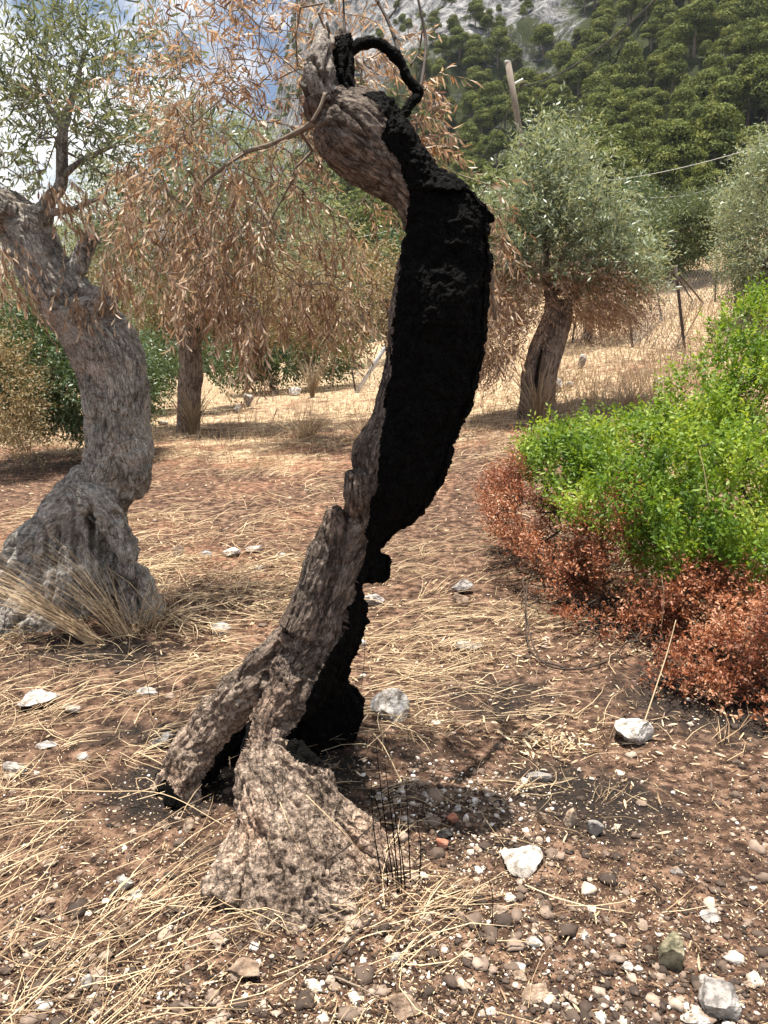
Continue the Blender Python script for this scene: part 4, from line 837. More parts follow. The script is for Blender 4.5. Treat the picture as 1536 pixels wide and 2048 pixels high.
for i in order:
    o = bpy.data.objects.new('pine_tree', PM[i % 4]); COL.objects.link(o)
    o.location = co[i] - np.array([0, 0, .2]); s = size[i]; o.scale = (s * RNG.uniform(.85, 1.25), s * RNG.uniform(.85, 1.25), s); o.rotation_euler = (0, 0, RNG.uniform(0, 6.28))
    o['label'] = 'bushy olive green pine among many alike on the steep mountain side'; o['category'] = 'pine tree'; o['group'] = 'pines covering the mountain side'
rest = ~chosen
fm = bpy.data.meshes.new('pine_forest'); fm.vertices.add(int(rest.sum())); fm.vertices.foreach_set('co', co[rest].astype(np.float32).ravel())
a = fm.attributes.new('sz', 'FLOAT', 'POINT'); a.data.foreach_set('value', size[rest].astype(np.float32))
a = fm.attributes.new('rt', 'FLOAT_VECTOR', 'POINT'); rv = np.zeros((int(rest.sum()), 3)); rv[:, 2] = RNG.uniform(0, 6.28, len(rv)); a.data.foreach_set('vector', rv.astype(np.float32).ravel())
a = fm.attributes.new('kd', 'INT', 'POINT'); a.data.foreach_set('value', RNG.integers(0, 4, int(rest.sum())).astype(np.int32))
fo = obj('pine_forest', fm, kind='stuff')
gn = bpy.data.node_groups.new('forest', 'GeometryNodeTree'); gn.interface.new_socket('Geometry', in_out='INPUT', socket_type='NodeSocketGeometry'); gn.interface.new_socket('Geometry', in_out='OUTPUT', socket_type='NodeSocketGeometry')
gi = gn.nodes.new('NodeGroupInput'); go = gn.nodes.new('NodeGroupOutput'); jn = gn.nodes.new('GeometryNodeJoinGeometry')
srcs = {}
for o in bpy.data.objects:
    if o.name.startswith('pine_tree') and o.data in PM: srcs.setdefault(PM.index(o.data), o)
def nattr(nm, typ):
    q = gn.nodes.new('GeometryNodeInputNamedAttribute'); q.data_type = typ; q.inputs['Name'].default_value = nm
    return [s_ for s_ in q.outputs if s_.name == 'Attribute' and s_.enabled][0]
sz = nattr('sz', 'FLOAT'); rt = nattr('rt', 'FLOAT_VECTOR'); kd = nattr('kd', 'INT')
for k, o in srcs.items():
    oi = gn.nodes.new('GeometryNodeObjectInfo'); oi.inputs['Object'].default_value = o; oi.inputs['As Instance'].default_value = True; oi.transform_space = 'ORIGINAL'
    ip = gn.nodes.new('GeometryNodeInstanceOnPoints'); cmpn = gn.nodes.new('FunctionNodeCompare'); cmpn.data_type = 'INT'; cmpn.operation = 'EQUAL'
    ins_ = [s_ for s_ in cmpn.inputs if s_.enabled]; gn.links.new(kd, ins_[0]); ins_[1].default_value = k
    gn.links.new(cmpn.outputs[0], ip.inputs['Selection']); gn.links.new(gi.outputs[0], ip.inputs['Points']); gn.links.new(oi.outputs['Geometry'], ip.inputs['Instance'])
    e2r = gn.nodes.new('FunctionNodeEulerToRotation'); gn.links.new(rt, e2r.inputs[0]); gn.links.new(e2r.outputs[0], ip.inputs['Rotation']); gn.links.new(sz, ip.inputs['Scale']); gn.links.new(ip.outputs[0], jn.inputs[0])
gn.links.new(jn.outputs[0], go.inputs[0]); md = fo.modifiers.new('forest', 'NODES'); md.node_group = gn

# ================================================================== LENTISK BUSH
bt = thing('mastic_bush', 'large bright green bush with rust red scorched leaves along its lower edge', 'bush', (1.9, 5.0, Hs(1.9, 5.0)))
ge = [ell(1150, 930, 95, 70, 6.0, .6), ell(1280, 950, 130, 100, 5.4, .7), ell(1430, 990, 140, 130, 4.9, .7), ell(1260, 880, 130, 45, 6.4, .5), ell(1460, 780, 80, 90, 6.0, .5), ell(1530, 690, 80, 90, 6.2, .6), ell(1600, 900, 150, 200, 5.2, .8), ell(1370, 1100, 110, 60, 4.7, .5), ell(1520, 1110, 110, 60, 4.4, .5), ell(1390, 830, 80, 75, 5.9, .5), ell(1440, 850, 70, 55, 5.7, .3), ell(1250, 1030, 100, 60, 5.0, .4), ell(1090, 900, 40, 35, 6.4, .3), ell(1160, 1010, 50, 50, 5.5, .3)]
gw = [1, 1.5, 1.9, .9, .9, .9, 1.4, .9, .9, 1.0, .35, .8, .2, .35]
def bush(ells, wts, n, nl, tl, ln, wd, mat, name, shell, up, st_mat='twig_dark', crn=.55):
    wts = np.array(wts, float); wts /= wts.sum(); tp = samp(ells, wts, n, shell)
    # clump the sprays into lumps
    lump = nrm(rdir(n)); tp = tp + .12 * np.stack([vn(tp * 3.3, k) for k in (1, 2, 3)], 1)
    keep = vn(tp * 4.6, 9) + .5 * vn(tp * 9, 19) > (-.14 if mat == 'lentisk' else -.16); tp = tp[keep]
    tp = tp[tp[:, 2] > H(tp[:, 0], tp[:, 1]) + .02]
    c0 = np.array([1.9, 5.2, .3]); dirs = nrm(nrm(tp - c0) * .7 + np.array([-.1, -.25, up]))
    def pf(p_, r_): return np.clip(.55 * r_ + .28 + .42 * vn(p_ * 4.0, 33) + .16 * vn(p_ * 11, 34), 0, 1)
    lv, st = sprays(tp, dirs, nl, tl, ln, wd, rnd_fn=pf, droop=-.1, leafdroop=.0, spread=.95, curl=.1, clump_rnd=crn, sr=.001)
    part(name, lv[0], lv[1], M[mat], bt, rnd=lv[2]); return tp, st
tpg, stg = bush(ge, gw, 9500, 10, .125, .042, .0165, 'lentisk', 'green_leaves', .55, .9)
be = [ell(1010, 1000, 45, 50, 6.2, .3), ell(1065, 915, 30, 40, 6.7, .3), ell(1060, 1050, 70, 60, 5.7, .4), ell(1150, 1110, 90, 70, 5.1, .4), ell(1220, 1150, 80, 70, 4.8, .35), ell(1400, 1235, 90, 55, 4.2, .35), ell(1500, 1225, 90, 70, 4.0, .35), ell(1580, 1280, 90, 100, 3.8, .35), ell(1450, 1320, 90, 60, 3.75, .3), ell(1530, 1400, 80, 50, 3.5, .25), ell(1230, 1060, 60, 30, 4.8, .15), ell(1130, 870, 30, 12, 6.7, .2), ell(1190, 1230, 80, 40, 4.6, .3), ell(1330, 1260, 60, 30, 4.2, .2), ell(1380, 1380, 60, 30, 3.7, .2), ell(1560, 1450, 60, 30, 3.35, .2), ell(1240, 1010, 40, 30, 4.9, .15), ell(1330, 1180, 60, 50, 4.4, .2), ell(1045, 965, 40, 45, 6.0, .2), ell(1110, 1040, 70, 45, 5.35, .2)]
bw = [.7, .35, 1.1, 1.5, 1.3, 1.1, 1.2, 1.0, .8, .6, .35, .12, .45, .35, .3, .3, .12, .3, .35, .6]
tpb, stb = bush(be, bw, 5800, 9, .10, .027, .0105, 'scorched', 'scorched_leaves', .3, .5)
dn = samp([ell(1170, 1210, 140, 60, 4.8, .4), ell(1330, 1300, 180, 60, 4.1, .4), ell(1480, 1380, 120, 70, 3.7, .3)], np.array([.35, .4, .25]), 420); dn[:, 2] = np.maximum(dn[:, 2], H(dn[:, 0], dn[:, 1]) + .03)
for gname, tp, nsel, base in (('stems', np.vstack([tpg[RNG.choice(len(tpg), 260)], tpb[RNG.choice(len(tpb), 420)], dn]), 0, None),):
    roots = [np.array([x_, y_, Hs(x_, y_)]) for x_, y_ in ((1.5, 4.9), (1.3, 5.4), (2.0, 4.5), (2.4, 4.6), (1.9, 5.6), (2.2, 3.95), (1.7, 4.4))]
    asg = np.array([np.linalg.norm(tp[:, :2] - r_[None, :2], axis=1) for r_ in roots]).argmin(0); pr = []
    for k, r_ in enumerate(roots):
        if (asg == k).sum():
            v, q, *_ = network(r_, tp[asg == k], .16, .10, .014, .0016, .5, trunk_pts=[r_, r_ + np.array([0, 0, .12])]); pr.append((v, [q], np.zeros(len(v))))
    V, F, R = merge(pr + [stb]); part('stems', V, F, M['twig_dark'], bt, smooth=False)
# the long bent black shoot that sweeps over the soil in front of the bush
c = [P(1045, 1150, 4.9), G(1058, 1300) + [0, 0, .10], G(1090, 1335) + [0, 0, .02], G(1160, 1345) + [0, 0, .02], G(1220, 1330) + [0, 0, .03]]
c = spline(c, 6); v, f, r_ = tube(c, np.linspace(.003, .006, len(c)), 6); part('shoot', v, f, M['twig_dark'], bt, smooth=True)
c = spline([P(1075, 1120, 4.8), G(1052, 1230) + [0, 0, .16], G(1060, 1310) + [0, 0, .03], G(1130, 1342) + [0, 0, .015]], 6); v, f, r_ = tube(c, np.linspace(.003, .006, len(c)), 6); part('shoot', v, f, M['twig_dark'], bt, smooth=True)

# ================================================================== FENCE, POLE, WIRES
def rod(a, b, r, mat, parent, name='post', sides=6, bends=0):
    pts = np.linspace(a, b, 6); v, f, r_ = tube(pts, np.full(6, r), sides); return part(name, v, f, mat, parent, smooth=True)
g0 = G(1267, 694)
fe = thing('wire_fence', 'rusty post and chain link fence climbing the dry grass slope', 'fence', tuple(g0))
posts = []
for bx, by, tx, ty in ((1143, 686, 1152, 634), (1267, 694, 1258, 622), (1372, 702, 1351, 530), (1325, 643, 1311, 552), (1430, 604, 1434, 528), (1474, 612, 1469, 556)):
    b = G(bx, by); Yb = b[1]; tpt = P(tx, ty, Yb); posts.append((b, tpt)); rod(b - [0, 0, .15], tpt, .03 if bx != 1372 else .035, M['rust'], fe)
b = G(1407, 606); rod(b, posts[2][1] + np.array([.0, 0, -.1]), .022, M['rust'], fe, 'brace'); b = G(1385, 600); rod(b, posts[2][1] + np.array([0, .05, -.15]), .02, M['rust'], fe, 'brace')
def netting(A, B, parent, step=.16, r=.006):
    (a0, a1), (b0, b1) = A, B; W = np.linalg.norm(b0 - a0); Hh = min(np.linalg.norm(a1 - a0), np.linalg.norm(b1 - b0), 1.3); n = int(W / step); pr = []
    ua = nrm(a1 - a0); ub = nrm(b1 - b0)
    def pt(s, h): return a0 + (b0 - a0) * s + (ua * (1 - s) + ub * s) * h
    P0, P3 = [], []
    for k in range(-int(Hh / step) - 1, n + 1):
        for sgn in (1, -1):
            s0 = k * step if sgn == 1 else (k * step + Hh); s1 = k * step + Hh if sgn == 1 else k * step
            t0, t1 = 0.0, 1.0
            d = s1 - s0
            lo, hi = sorted(((0 - s0) / d, (W - s0) / d)); t0 = max(t0, lo); t1 = min(t1, hi)
            if t1 <= t0: continue
            P0.append(pt((s0 + d * t0) / W, Hh * t0)); P3.append(pt((s0 + d * t1) / W, Hh * t1))
    P0 = np.array(P0); P3 = np.array(P3)
    P0[:, 2] = np.maximum(P0[:, 2], H(P0[:, 0], P0[:, 1]) + .02)
    D = (P3 - P0); v, f, r_ = ribbons(P0, P0 + D / 3, P0 + D * 2 / 3, P3, r, np.zeros(len(P0)))
    return v, f, r_
pr = [netting(posts[1], posts[3], fe), netting(posts[3], posts[4], fe), netting(posts[4], posts[5], fe), netting(posts[1], posts[2], fe), netting(posts[0], posts[1], fe)]
V, F, R = merge(pr); part('netting', V, F, M['netting'], fe)
fe2 = thing('wire_fence', 'short fence piece with slanting pale metal strut left of the black trunk', 'fence', tuple(G(712, 785)))
b = G(713, 786); Yb = b[1]; t_ = P(703, 735, Yb); rod(b - [0, 0, .1], t_, .025, M['rust'], fe2)
p2b = (G(840, 760), None); p2b = (p2b[0], p2b[0] + np.array([0, 0, .9]))
e = P(795, 655, Yb); d_ = nrm(e - b); sdv = nrm(np.cross(d_, [0, 1, 0])) * .055; q = np.array([0, .03, 0])
V = np.array([b + sdv - q, b - sdv - q, b - sdv + q, b + sdv + q, e + sdv - q, e - sdv - q, e - sdv + q, e + sdv + q]); part('strut', V, np.array([[0, 1, 5, 4], [1, 2, 6, 5], [2, 3, 7, 6], [3, 0, 4, 7], [0, 3, 2, 1], [4, 5, 6, 7]]), M['steel'], fe2)
V, F, R = netting((b, P(703, 700, Yb)), p2b, fe2, .12, .005); part('netting', V, F, M['netting'], fe2)
b = G(148, 882); s_ = thing('fence_stake', 'thin black stake by the dark shrub behind the gnarled trunk', 'stake', tuple(b)); rod(b - [0, 0, .1], P(140, 845, b[1]), .02, M['rust'], s_); s2 = rod(P(140, 845, b[1]), P(122, 790, b[1]), .008, M['rust'], s_, 'wire_end')

# utility pole
Yp = 46.0; pb = P(1052, 262, Yp); ptp = P(1016, 126, Yp); base = pb + (pb - ptp) * 1.2; base[2] = Hs(base[0], base[1]) - .5
po = thing('utility_pole', 'leaning wooden utility pole above the silvery olive', 'pole', tuple(base))
rod(base, ptp, .17, M['pole_wood'], po, 'post', 12)
rod(ptp + [-.02, 0, .0], ptp + [.0, 0, .08], .175, M['wire_pale'], po, 'cap', 10)
h1 = P(1028, 168, Yp); bk_ = rod(h1, P(1046, 158, Yp), .06, M['white_paint'], po, 'bracket'); rod(P(1040, 172, Yp) , P(1050, 164, Yp), .07, M['rust'], bk_, 'insulator')
def wire(pts, r, mat, label, sag=0.0):
    n = 24; pr = []
    for a, b in zip(pts[:-1], pts[1:]):
        t = np.linspace(0, 1, n)[:, None]; p_ = a + (b - a) * t; p_[:, 2] -= sag * 4 * (t * (1 - t))[:, 0]; pr.append(p_)
    p_ = np.concatenate(pr); keep = np.concatenate([[True], np.linalg.norm(np.diff(p_, axis=0), axis=1) > 1e-6]); p_ = p_[keep]; v, f, r_ = tube(p_, np.full(len(p_), r), 5)
    o = obj('overhead_wire', mesh('overhead_wire', v, f), M[mat], label=label, cat='wire', group='overhead wires'); return o
wire([P(1330, -20, 30), P(1045, 172, Yp)], .035, 'wire', 'black cable running from the pole up across the mountain', .6)
wire([P(1042, 172, Yp), P(930, 360, 62)], .035, 'wire', 'black cable dropping from the pole behind the black trunk', .4)
wire([P(1195, 362, 34), P(1536, 288, 20), P(1700, 262, 17)], .008, 'wire_pale', 'pale wire strung across the pines above the slope', .15)
wire([P(1300, 395, 36), P(1430, 376, 30)], .008, 'wire_pale', 'faint thin wire below the pale one above the round olive', .1)
wire([P(-200, 470, 40), P(560, 480, 44), P(800, 455, 48)], .012, 'wire_pale', 'thin pale wire behind the hanging brown leaves', .3)

# small white panel on a stake
b = G(527, 742); Yw = float(b[1]) - 3; pc = P(524, 661, Yw); base = np.array([pc[0], Yw, Hs(pc[0], Yw)])
pn = thing('white_panel', 'small white board on a stake beyond the hanging dead sprays', 'board', tuple(base))
ux = nrm(P(542, 656, Yw) - P(507, 664, Yw)); W2 = 17 * Yw / FPX; h2 = 6.5 * Yw / FPX; uz = np.array([-ux[2], 0, ux[0]]); V = []
for yy_ in (-.02, .02):
    for a_, b_ in ((-1, -1), (1, -1), (1, 1), (-1, 1)): V.append(pc + ux * W2 * a_ + uz * h2 * b_ + np.array([0, yy_, 0]))
V = np.array(V); part('board', V, np.array([[0, 1, 2, 3], [7, 6, 5, 4], [0, 4, 5, 1], [1, 5, 6, 2], [2, 6, 7, 3], [3, 7, 4, 0]]), M['white_paint'], pn); rod(base - [0, 0, .1], pc + np.array([0, .05, 0]), .03, M['rust'], pn, 'stake')

# ================================================================== ROCKS
def ico(sub):
    import bmesh
    bm = bmesh.new(); bmesh.ops.create_icosphere(bm, subdivisions=sub, radius=1); V = np.array([v.co[:] for v in bm.verts]); F = np.array([[v.index for v in f.verts] for f in bm.faces]); bm.free(); return V, F
I1, I2, I3, I4 = ico(1), ico(2), ico(4), ico(5)
def rock(name, px, py, w_, h_, kind, label, cat='stone', depth=.8, bury=.25, seed=None, ang=.35, grp=None):
    """px, py: centre of the stone in the photo, w_, h_ its size in photo pixels"""
    g = G(px, py + h_ * .42); k = math.hypot(g[1], CAM_Z - g[2]) / FPX; sx = w_ * k / 2
    el_ = math.atan2(CAM_Z - g[2], g[1]); hh = h_ * k
    sy = sx * depth; sz_ = max(.22 * sx, (hh - 2 * sy * math.sin(el_) * .6) / (2 * math.cos(el_)) * 1.25)
    sd = seed if seed is not None else int(px * 7 + py)
    V, F = (I4 if w_ > 45 else I3); rg = np.random.default_rng(sd); V = V.copy()
    # chipped flats: clip the ball by random planes
    for _ in range(11 if w_ > 30 else 8):
        n = nrm(rg.normal(size=3)); dcut = rg.uniform(.38, .8); e_ = V @ n - dcut; V = V - np.outer(np.maximum(e_, 0) * .95, n)
    V = V / np.abs(V).max(0)
    V = V + .16 * np.stack([fbm(V * 1.5 + sd, 4, k2, .6) for k2 in (1, 2, 3)], 1) + .06 * V * fbm(V * 7 + sd, 4, 8, .6)[:, None]
    V = V * np.array([sx, sy, sz_]); a = rg.uniform(-ang, ang); c, s = math.cos(a), math.sin(a); V = V @ np.array([[c, s, 0], [-s, c, 0], [0, 0, 1]])
    pos = (g[0], g[1] + sy * .7, Hs(g[0], g[1] + sy * .7) + sz_ * (1 - 2 * bury))
    return obj(name, mesh(name, V, F, smooth=False), R_[kind], label=label, cat=cat, loc=pos, group=grp)
RK = [
 ('rock', 62, 1400, 96, 50, 'white', 'biggest whitish stone lying on the straw in front of the gnarled olive'),
 ('rock', 140, 1419, 34, 22, 'white', 'small pale stone just beside the biggest whitish one on the straw'),
 ('rock', 775, 1414, 92, 74, 'white', 'rounded white and grey boulder touching the charred foot of the leaning trunk'),
 ('rock', 1272, 1470, 78, 58, 'white', 'bright white blocky stone at the edge of the scorched bush'),
 ('rock', 1040, 1724, 104, 52, 'white', 'long white stone on the bare dark soil right of the trunk foot'),
 ('rock', 925, 1178, 48, 30, 'grey', 'pitted grey stone sitting behind a brown one on the path'),
 ('rock', 926, 1206, 46, 32, 'brown', 'brown stone with an orange top in front of the pitted grey one'),
 ('rock', 936, 1294, 50, 20, 'grey', 'low grey white stone on yellow straw left of the scorched bush'),
 ('rock', 437, 1261, 46, 24, 'white', 'white stone on the yellow straw between the two near olives'),
 ('rock', 405, 1111, 34, 14, 'blue', 'bluish grey flat stone in the row behind the straw'),
 ('rock', 466, 1107, 48, 22, 'white', 'wide white stone with dark face, largest of the row behind the straw'),
 ('rock', 507, 1099, 38, 15, 'white', 'white stone directly behind the widest one of the row'),
 ('rock', 563, 1113, 24, 12, 'white', 'small white stone at the end of the row nearest the leaning trunk'),
 ('rock', 515, 1134, 30, 15, 'white', 'pale stone in front of the row behind the straw'),
 ('rock', 357, 1109, 28, 24, 'tan', 'upright tan stone at the end of the row nearest the gnarled olive'),
 ('rock', 492, 1950, 66, 44, 'brown', 'rounded brown stone on the ground in front of the leaning tree'),
 ('rock', 1343, 1916, 50, 66, 'olive', 'upright greenish brown stone standing in the dark soil'),
 ('rock', 1440, 2025, 90, 64, 'grey', 'broad light grey stone partly cut off by the lower edge'),
 ('rock', 1398, 2046, 50, 28, 'white', 'white stone leaning against the broad light grey one'),
 ('rock', 1077, 1992, 58, 32, 'tan', 'flat tan stone among pebbles below the bare soil'),
 ('rock', 816, 2024, 66, 40, 'brown', 'grey brown squarish stone among pebbles at the lower edge'),
 ('rock', 1187, 1661, 42, 32, 'slate', 'thin grey triangular slab on the soil above the long white stone'),
 ('rock', 1138, 1639, 32, 38, 'tan', 'tan grey chunk beside the triangular slab'),
 ('rock', 1087, 1641, 24, 26, 'brown', 'small rounded brown stone above the long white one'),
 ('rock', 1073, 1553, 54, 22, 'slate', 'flat slate grey piece lying below the heap of fallen leaves'),
 ('rock', 1070, 1885, 32, 20, 'white', 'bright white pebble below the long white stone'),
 ('rock', 793, 1918, 25, 22, 'white', 'round bright white pebble in front of the leaning tree'),
 ('rock', 1172, 1873, 25, 17, 'white', 'white chip to the right of the bright white pebble'),
 ('rock', 165, 1515, 28, 18, 'white', 'small white stone left of the split foot of the leaning tree'),
 ('rock', 82, 1490, 50, 18, 'grey', 'flat grey stone half sunk in straw and soil'),
 ('rock', 20, 1537, 50, 32, 'grey', 'pale grey stone at the picture edge below the flat sunk one'),
 ('rock', 1001, 1828, 32, 26, 'tan', 'tan orange stone between the long white one and the bright pebble'),
 ('rock', 590, 785, 27, 16, 'white', 'white rock beside a yellow grass tuft at the far field edge'),
 ('rock', 496, 808, 20, 24, 'grey', 'pale upright rock in the weeds beside the slim straight trunk'),
 ('rock', 474, 820, 16, 16, 'grey', 'little pale rock leaning on the upright one in the weeds'),
 ('rock', 325, 846, 24, 10, 'grey', 'low pale rock next to the foot of the slim straight trunk'),
 ('rock', 1163, 728, 20, 22, 'grey', 'grey rock alone in dry grass uphill of the cleft trunk'),
 ('rock', 1140, 775, 16, 14, 'white', 'white rock in the low broken row behind the cleft trunk'),
 ('rock', 1116, 775, 20, 22, 'white', 'white rock touching the side of the cleft trunk'),
 ('rock', 1325, 763, 34, 12, 'white', 'flat white rock in the grass near the top of the bush'),
 ('rock', 752, 1204, 56, 26, 'grey', 'low grey rock behind the lower bend of the black trunk'),
 ('rock', 722, 1290, 24, 20, 'white', 'white stone peeping out behind the black lower trunk'),
 ('rock', 246, 1770, 30, 26, 'white', 'whitish stone in the pebbles left of the tree foot'),
 ('rock', 270, 1792, 30, 16, 'white', 'oval cream stone just below the whitish one among pebbles'),
 ('rock', 95, 1730, 32, 18, 'tan', 'cream stone among pebbles near the left margin'),
 ('rock', 378, 1655, 24, 26, 'tan', 'pinkish stone by the dark hollow of the tree foot'),
 ('rock', 331, 1652, 22, 18, 'brown', 'round brown stone beside the pinkish one'),
 ('rock', 290, 1383, 44, 22, 'grey', 'grey stone in straw between the two near olives'),
 ('rock', 322, 1484, 44, 34, 'slate', 'dark grey stone in shade beside the charred left root'),
 ('rock', 170, 1970, 22, 26, 'white', 'white chalky pebble among straw at the lower left'),
 ('rock', 905, 1640, 26, 22, 'red', 'brick red fragment in the burnt soil by the trunk'),
 ('rock', 918, 1620, 20, 16, 'white', 'white chip next to the brick red fragments'),
 ('rock', 884, 1690, 26, 22, 'red', 'second brick red fragment, below the black lump'),
 ('rock', 760, 1594, 16, 14, 'white', 'white fragment lying in the trunk shadow'),
 ('rock', 850, 1592, 16, 16, 'white', 'chalky fragment at the rim of the trunk shadow'),
 ('rock', 1412, 1968, 26, 20, 'white', 'white pebble beside the upright greenish brown stone'),
 ('rock', 1256, 1940, 24, 20, 'white', 'angular white pebble left of the upright greenish stone'),
 ('rock', 1431, 1838, 44, 18, 'grey', 'thin pale flake on bare soil above the upright stone'),
 ('rock', 1358, 1745, 30, 12, 'slate', 'small flat grey flake on bare soil far from the tree'),
 ('rock', 1044, 1954, 28, 18, 'tan', 'grey tan stone above the flat tan one'),
 ('rock', 1037, 1935, 28, 20, 'white', 'whitish stone touching the grey tan one'),
 ('rock', 960, 1245 + 50, 18, 14, 'white', 'tiny white stone beside the low grey white one on straw'),
 ('rock', 1290, 655 + 140, 22, 10, 'white', 'thin pale rock at the grassy bank above the bush'),
]
for nm, px, py, w_, h_, kd_, lb_ in RK:
    o_ = rock('stone', px, py, w_, h_, kd_, lb_, depth=.55 if kd_ == 'slate' else .8, bury=(.3 if h_ < w_ * .6 else .2) - (.22 if py < 1320 else 0))
rock('charcoal_lump', 892, 1671, 32, 20, 'black', 'black lump of charcoal among brick red fragments', 'charcoal')

# ================================================================== GROUND COVER (stuff)
def scatter(n, xr, yr, dens=None, seed=1, power=1.0):
    """more where the camera is near: uniform in 1/y"""
    rg = np.random.default_rng(seed); u = rg.random(n)
    y0, y1 = yr; yy_ = 1 / (1 / y0 + (1 / y1 - 1 / y0) * u); xx = rg.uniform(-1, 1, n) * (yy_ * .62 + .25) if xr is None else rg.uniform(xr[0], xr[1], n)
    k = np.ones(n, bool) if dens is None else rg.random(n) < dens(xx, yy_)
    return xx[k], yy_[k]
def pebbles(x, y, size, I, rnd, name, mat, flat=.6, sink=.35):
    n = len(x); V0, F0 = I; rg = np.random.default_rng(n); z = H(x, y); m = len(V0)
    sc = size[:, None] * rg.uniform(.7, 1.3, (n, 3)); sc[:, 2] *= flat
    V = V0[None] * (1 + .42 * rg.uniform(-1, 1, (n, m))[:, :, None]) * sc[:, None, :]
    a = rg.uniform(0, 6.28, n); c, s = np.cos(a), np.sin(a); X = V[:, :, 0] * c[:, None] - V[:, :, 1] * s[:, None]; Yv = V[:, :, 0] * s[:, None] + V[:, :, 1] * c[:, None]
    V = np.stack([X + x[:, None], Yv + y[:, None], V[:, :, 2] + (z + sc[:, 2] * (1 - 2 * sink))[:, None]], 2).reshape(-1, 3)
    F = (F0[None] + (np.arange(n) * m)[:, None, None]).reshape(-1, 3)
    return obj(name, mesh(name, V, F, rnd=np.repeat(rnd, m), smooth=False), M[mat], kind='stuff')
def dpeb(x, y):
    near = np.exp(-np.maximum(y - 2.35, 0) / .7); bare_ = 1 - .75 * np.exp(-(((x - 1.0) / .7) ** 2 + ((y - 2.7) / .5) ** 2))
    return np.clip((.12 + .9 * near) * bare_ * (.55 + .8 * (fbm(v3(x, y) * 2.2, 3, 91) + .3)), 0.03, 1)
x, y = scatter(6500, None, (1.45, 9), dpeb, 3); sz_ = np.random.default_rng(4).lognormal(-4.8, .5, len(x)); rn = np.random.default_rng(5).random(len(x)) ** 1.35
pebbles(x, y, np.minimum(sz_, .028), I2, rn, 'pebbles', 'pebble')
x, y = scatter(42000, None, (1.45, 7), lambda x, y: np.clip(.35 + .8 * dpeb(x, y), 0, 1), 6); pebbles(x, y, np.random.default_rng(7).lognormal(-5.75, .4, len(x)), I1, np.random.default_rng(8).random(len(x)) ** 1.25, 'gravel', 'gravel', .7, .25)
rg = np.random.default_rng(15); n = 900; x = rg.normal(.27, .16, n); y = rg.normal(2.62, .12, n); pebbles(x, y, rg.lognormal(-5.2, .5, n), I1, rg.random(n) * .5 + .5, 'ash_grit', 'gravel')

def stalks(n, xr, yr, dens, ang, angs, ln, wd, seed, lift=.02, pitch=.05, mat='straw', bend=.12):
    bz = 9; x, y = scatter(n // bz, xr, yr, lambda a_, b_: dens(a_, b_) * (1 - .9 * np.clip(ash_shade_at(a_, b_) * 1.4, 0, 1)), seed); n = len(x) * bz; rg = np.random.default_rng(seed + 50)
    a0 = np.repeat(rg.normal(ang, angs, len(x)), bz); sp0 = np.repeat(rg.choice([.02, .05, .16, .3], len(x)), bz); x = np.repeat(x, bz) + rg.normal(size=n) * sp0; y = np.repeat(y, bz) + rg.normal(size=n) * sp0 * .8
    a = a0 + rg.normal(0, .3, n) + (rg.random(n) < .2) * rg.normal(0, 1, n); l = ln * rg.uniform(.35, 1.2, n); dx = np.cos(a) * l; dy = np.sin(a) * l
    bd = rg.normal(0, bend, n); bx, by = -np.sin(a) * l * bd, np.cos(a) * l * bd; z0 = rg.uniform(0.002, lift, n); z1 = rg.uniform(.002, lift * 1.6, n) + l * np.abs(rg.normal(0, pitch, n))
    pts = []
    for t, b in ((0, 0), (.33, .8), (.67, .8), (1, 0)):
        X = x + dx * t + bx * b; Yv = y + dy * t + by * b; pts.append(np.stack([X, Yv, H(X, Yv) + z0 * (1 - t) + z1 * t + lift * .35 * b], 1))
    return ribbons(*pts, wd * rg.uniform(.6, 1.3, n), rg.random(n))
def dmat(x, y):
    r_ = np.clip(1.15 - np.abs(y - 4.3) / 1.6, 0, 1) * np.clip((.9 - x) / 1.0, 0, 1)
    return np.clip(r_ * (.25 + .9 * (fbm(v3(x, y) * 1.3, 3, 95) + .35)), 0, 1)
def dll(x, y): return np.clip(np.exp(-(((x + .85) / .55) ** 2 + ((y - 2.2) / .55) ** 2)) * 1.1 + .03, 0, 1)
pr = [stalks(12500, (-4.5, 1.6), (2.4, 6.5), dmat, .15, .6, .30, .0020, 21, lift=.04),
      stalks(1300, (-2.2, .4), (1.5, 3.6), dll, .7, .6, .28, .0018, 22, lift=.03),
      stalks(4200, (-4, 1.0), (1.6, 4.4), lambda x, y: np.clip(.5 * np.exp(-(((x + 1.2) / .9) ** 2 + ((y - 3.2) / .9) ** 2)) + .12, 0, 1), .45, .9, .20, .0015, 23, lift=.02),
      stalks(2600, (-.6, 1.6), (3.0, 7.5), lambda x, y: np.clip(.35 + .9 * (fbm(v3(x, y) * 1.5, 3, 97)), 0, 1), .15, .5, .35, .002, 24, lift=.03),
      stalks(34000, None, (4.5, 16), lambda x, y: np.clip(weed(x, y) * 1.1 - .2, 0, 1), .2, .8, .35, .0036, 25, lift=.05),
      stalks(260, (-.55, .5), (1.8, 2.3), lambda x, y: np.exp(-((y - 2.03) / .1) ** 2), .05, .45, .22, .0016, 26, lift=.03)]
V, F, R = merge(pr); obj('fallen_straw', mesh('fallen_straw', V, F, rnd=R), M['straw'], kind='stuff')
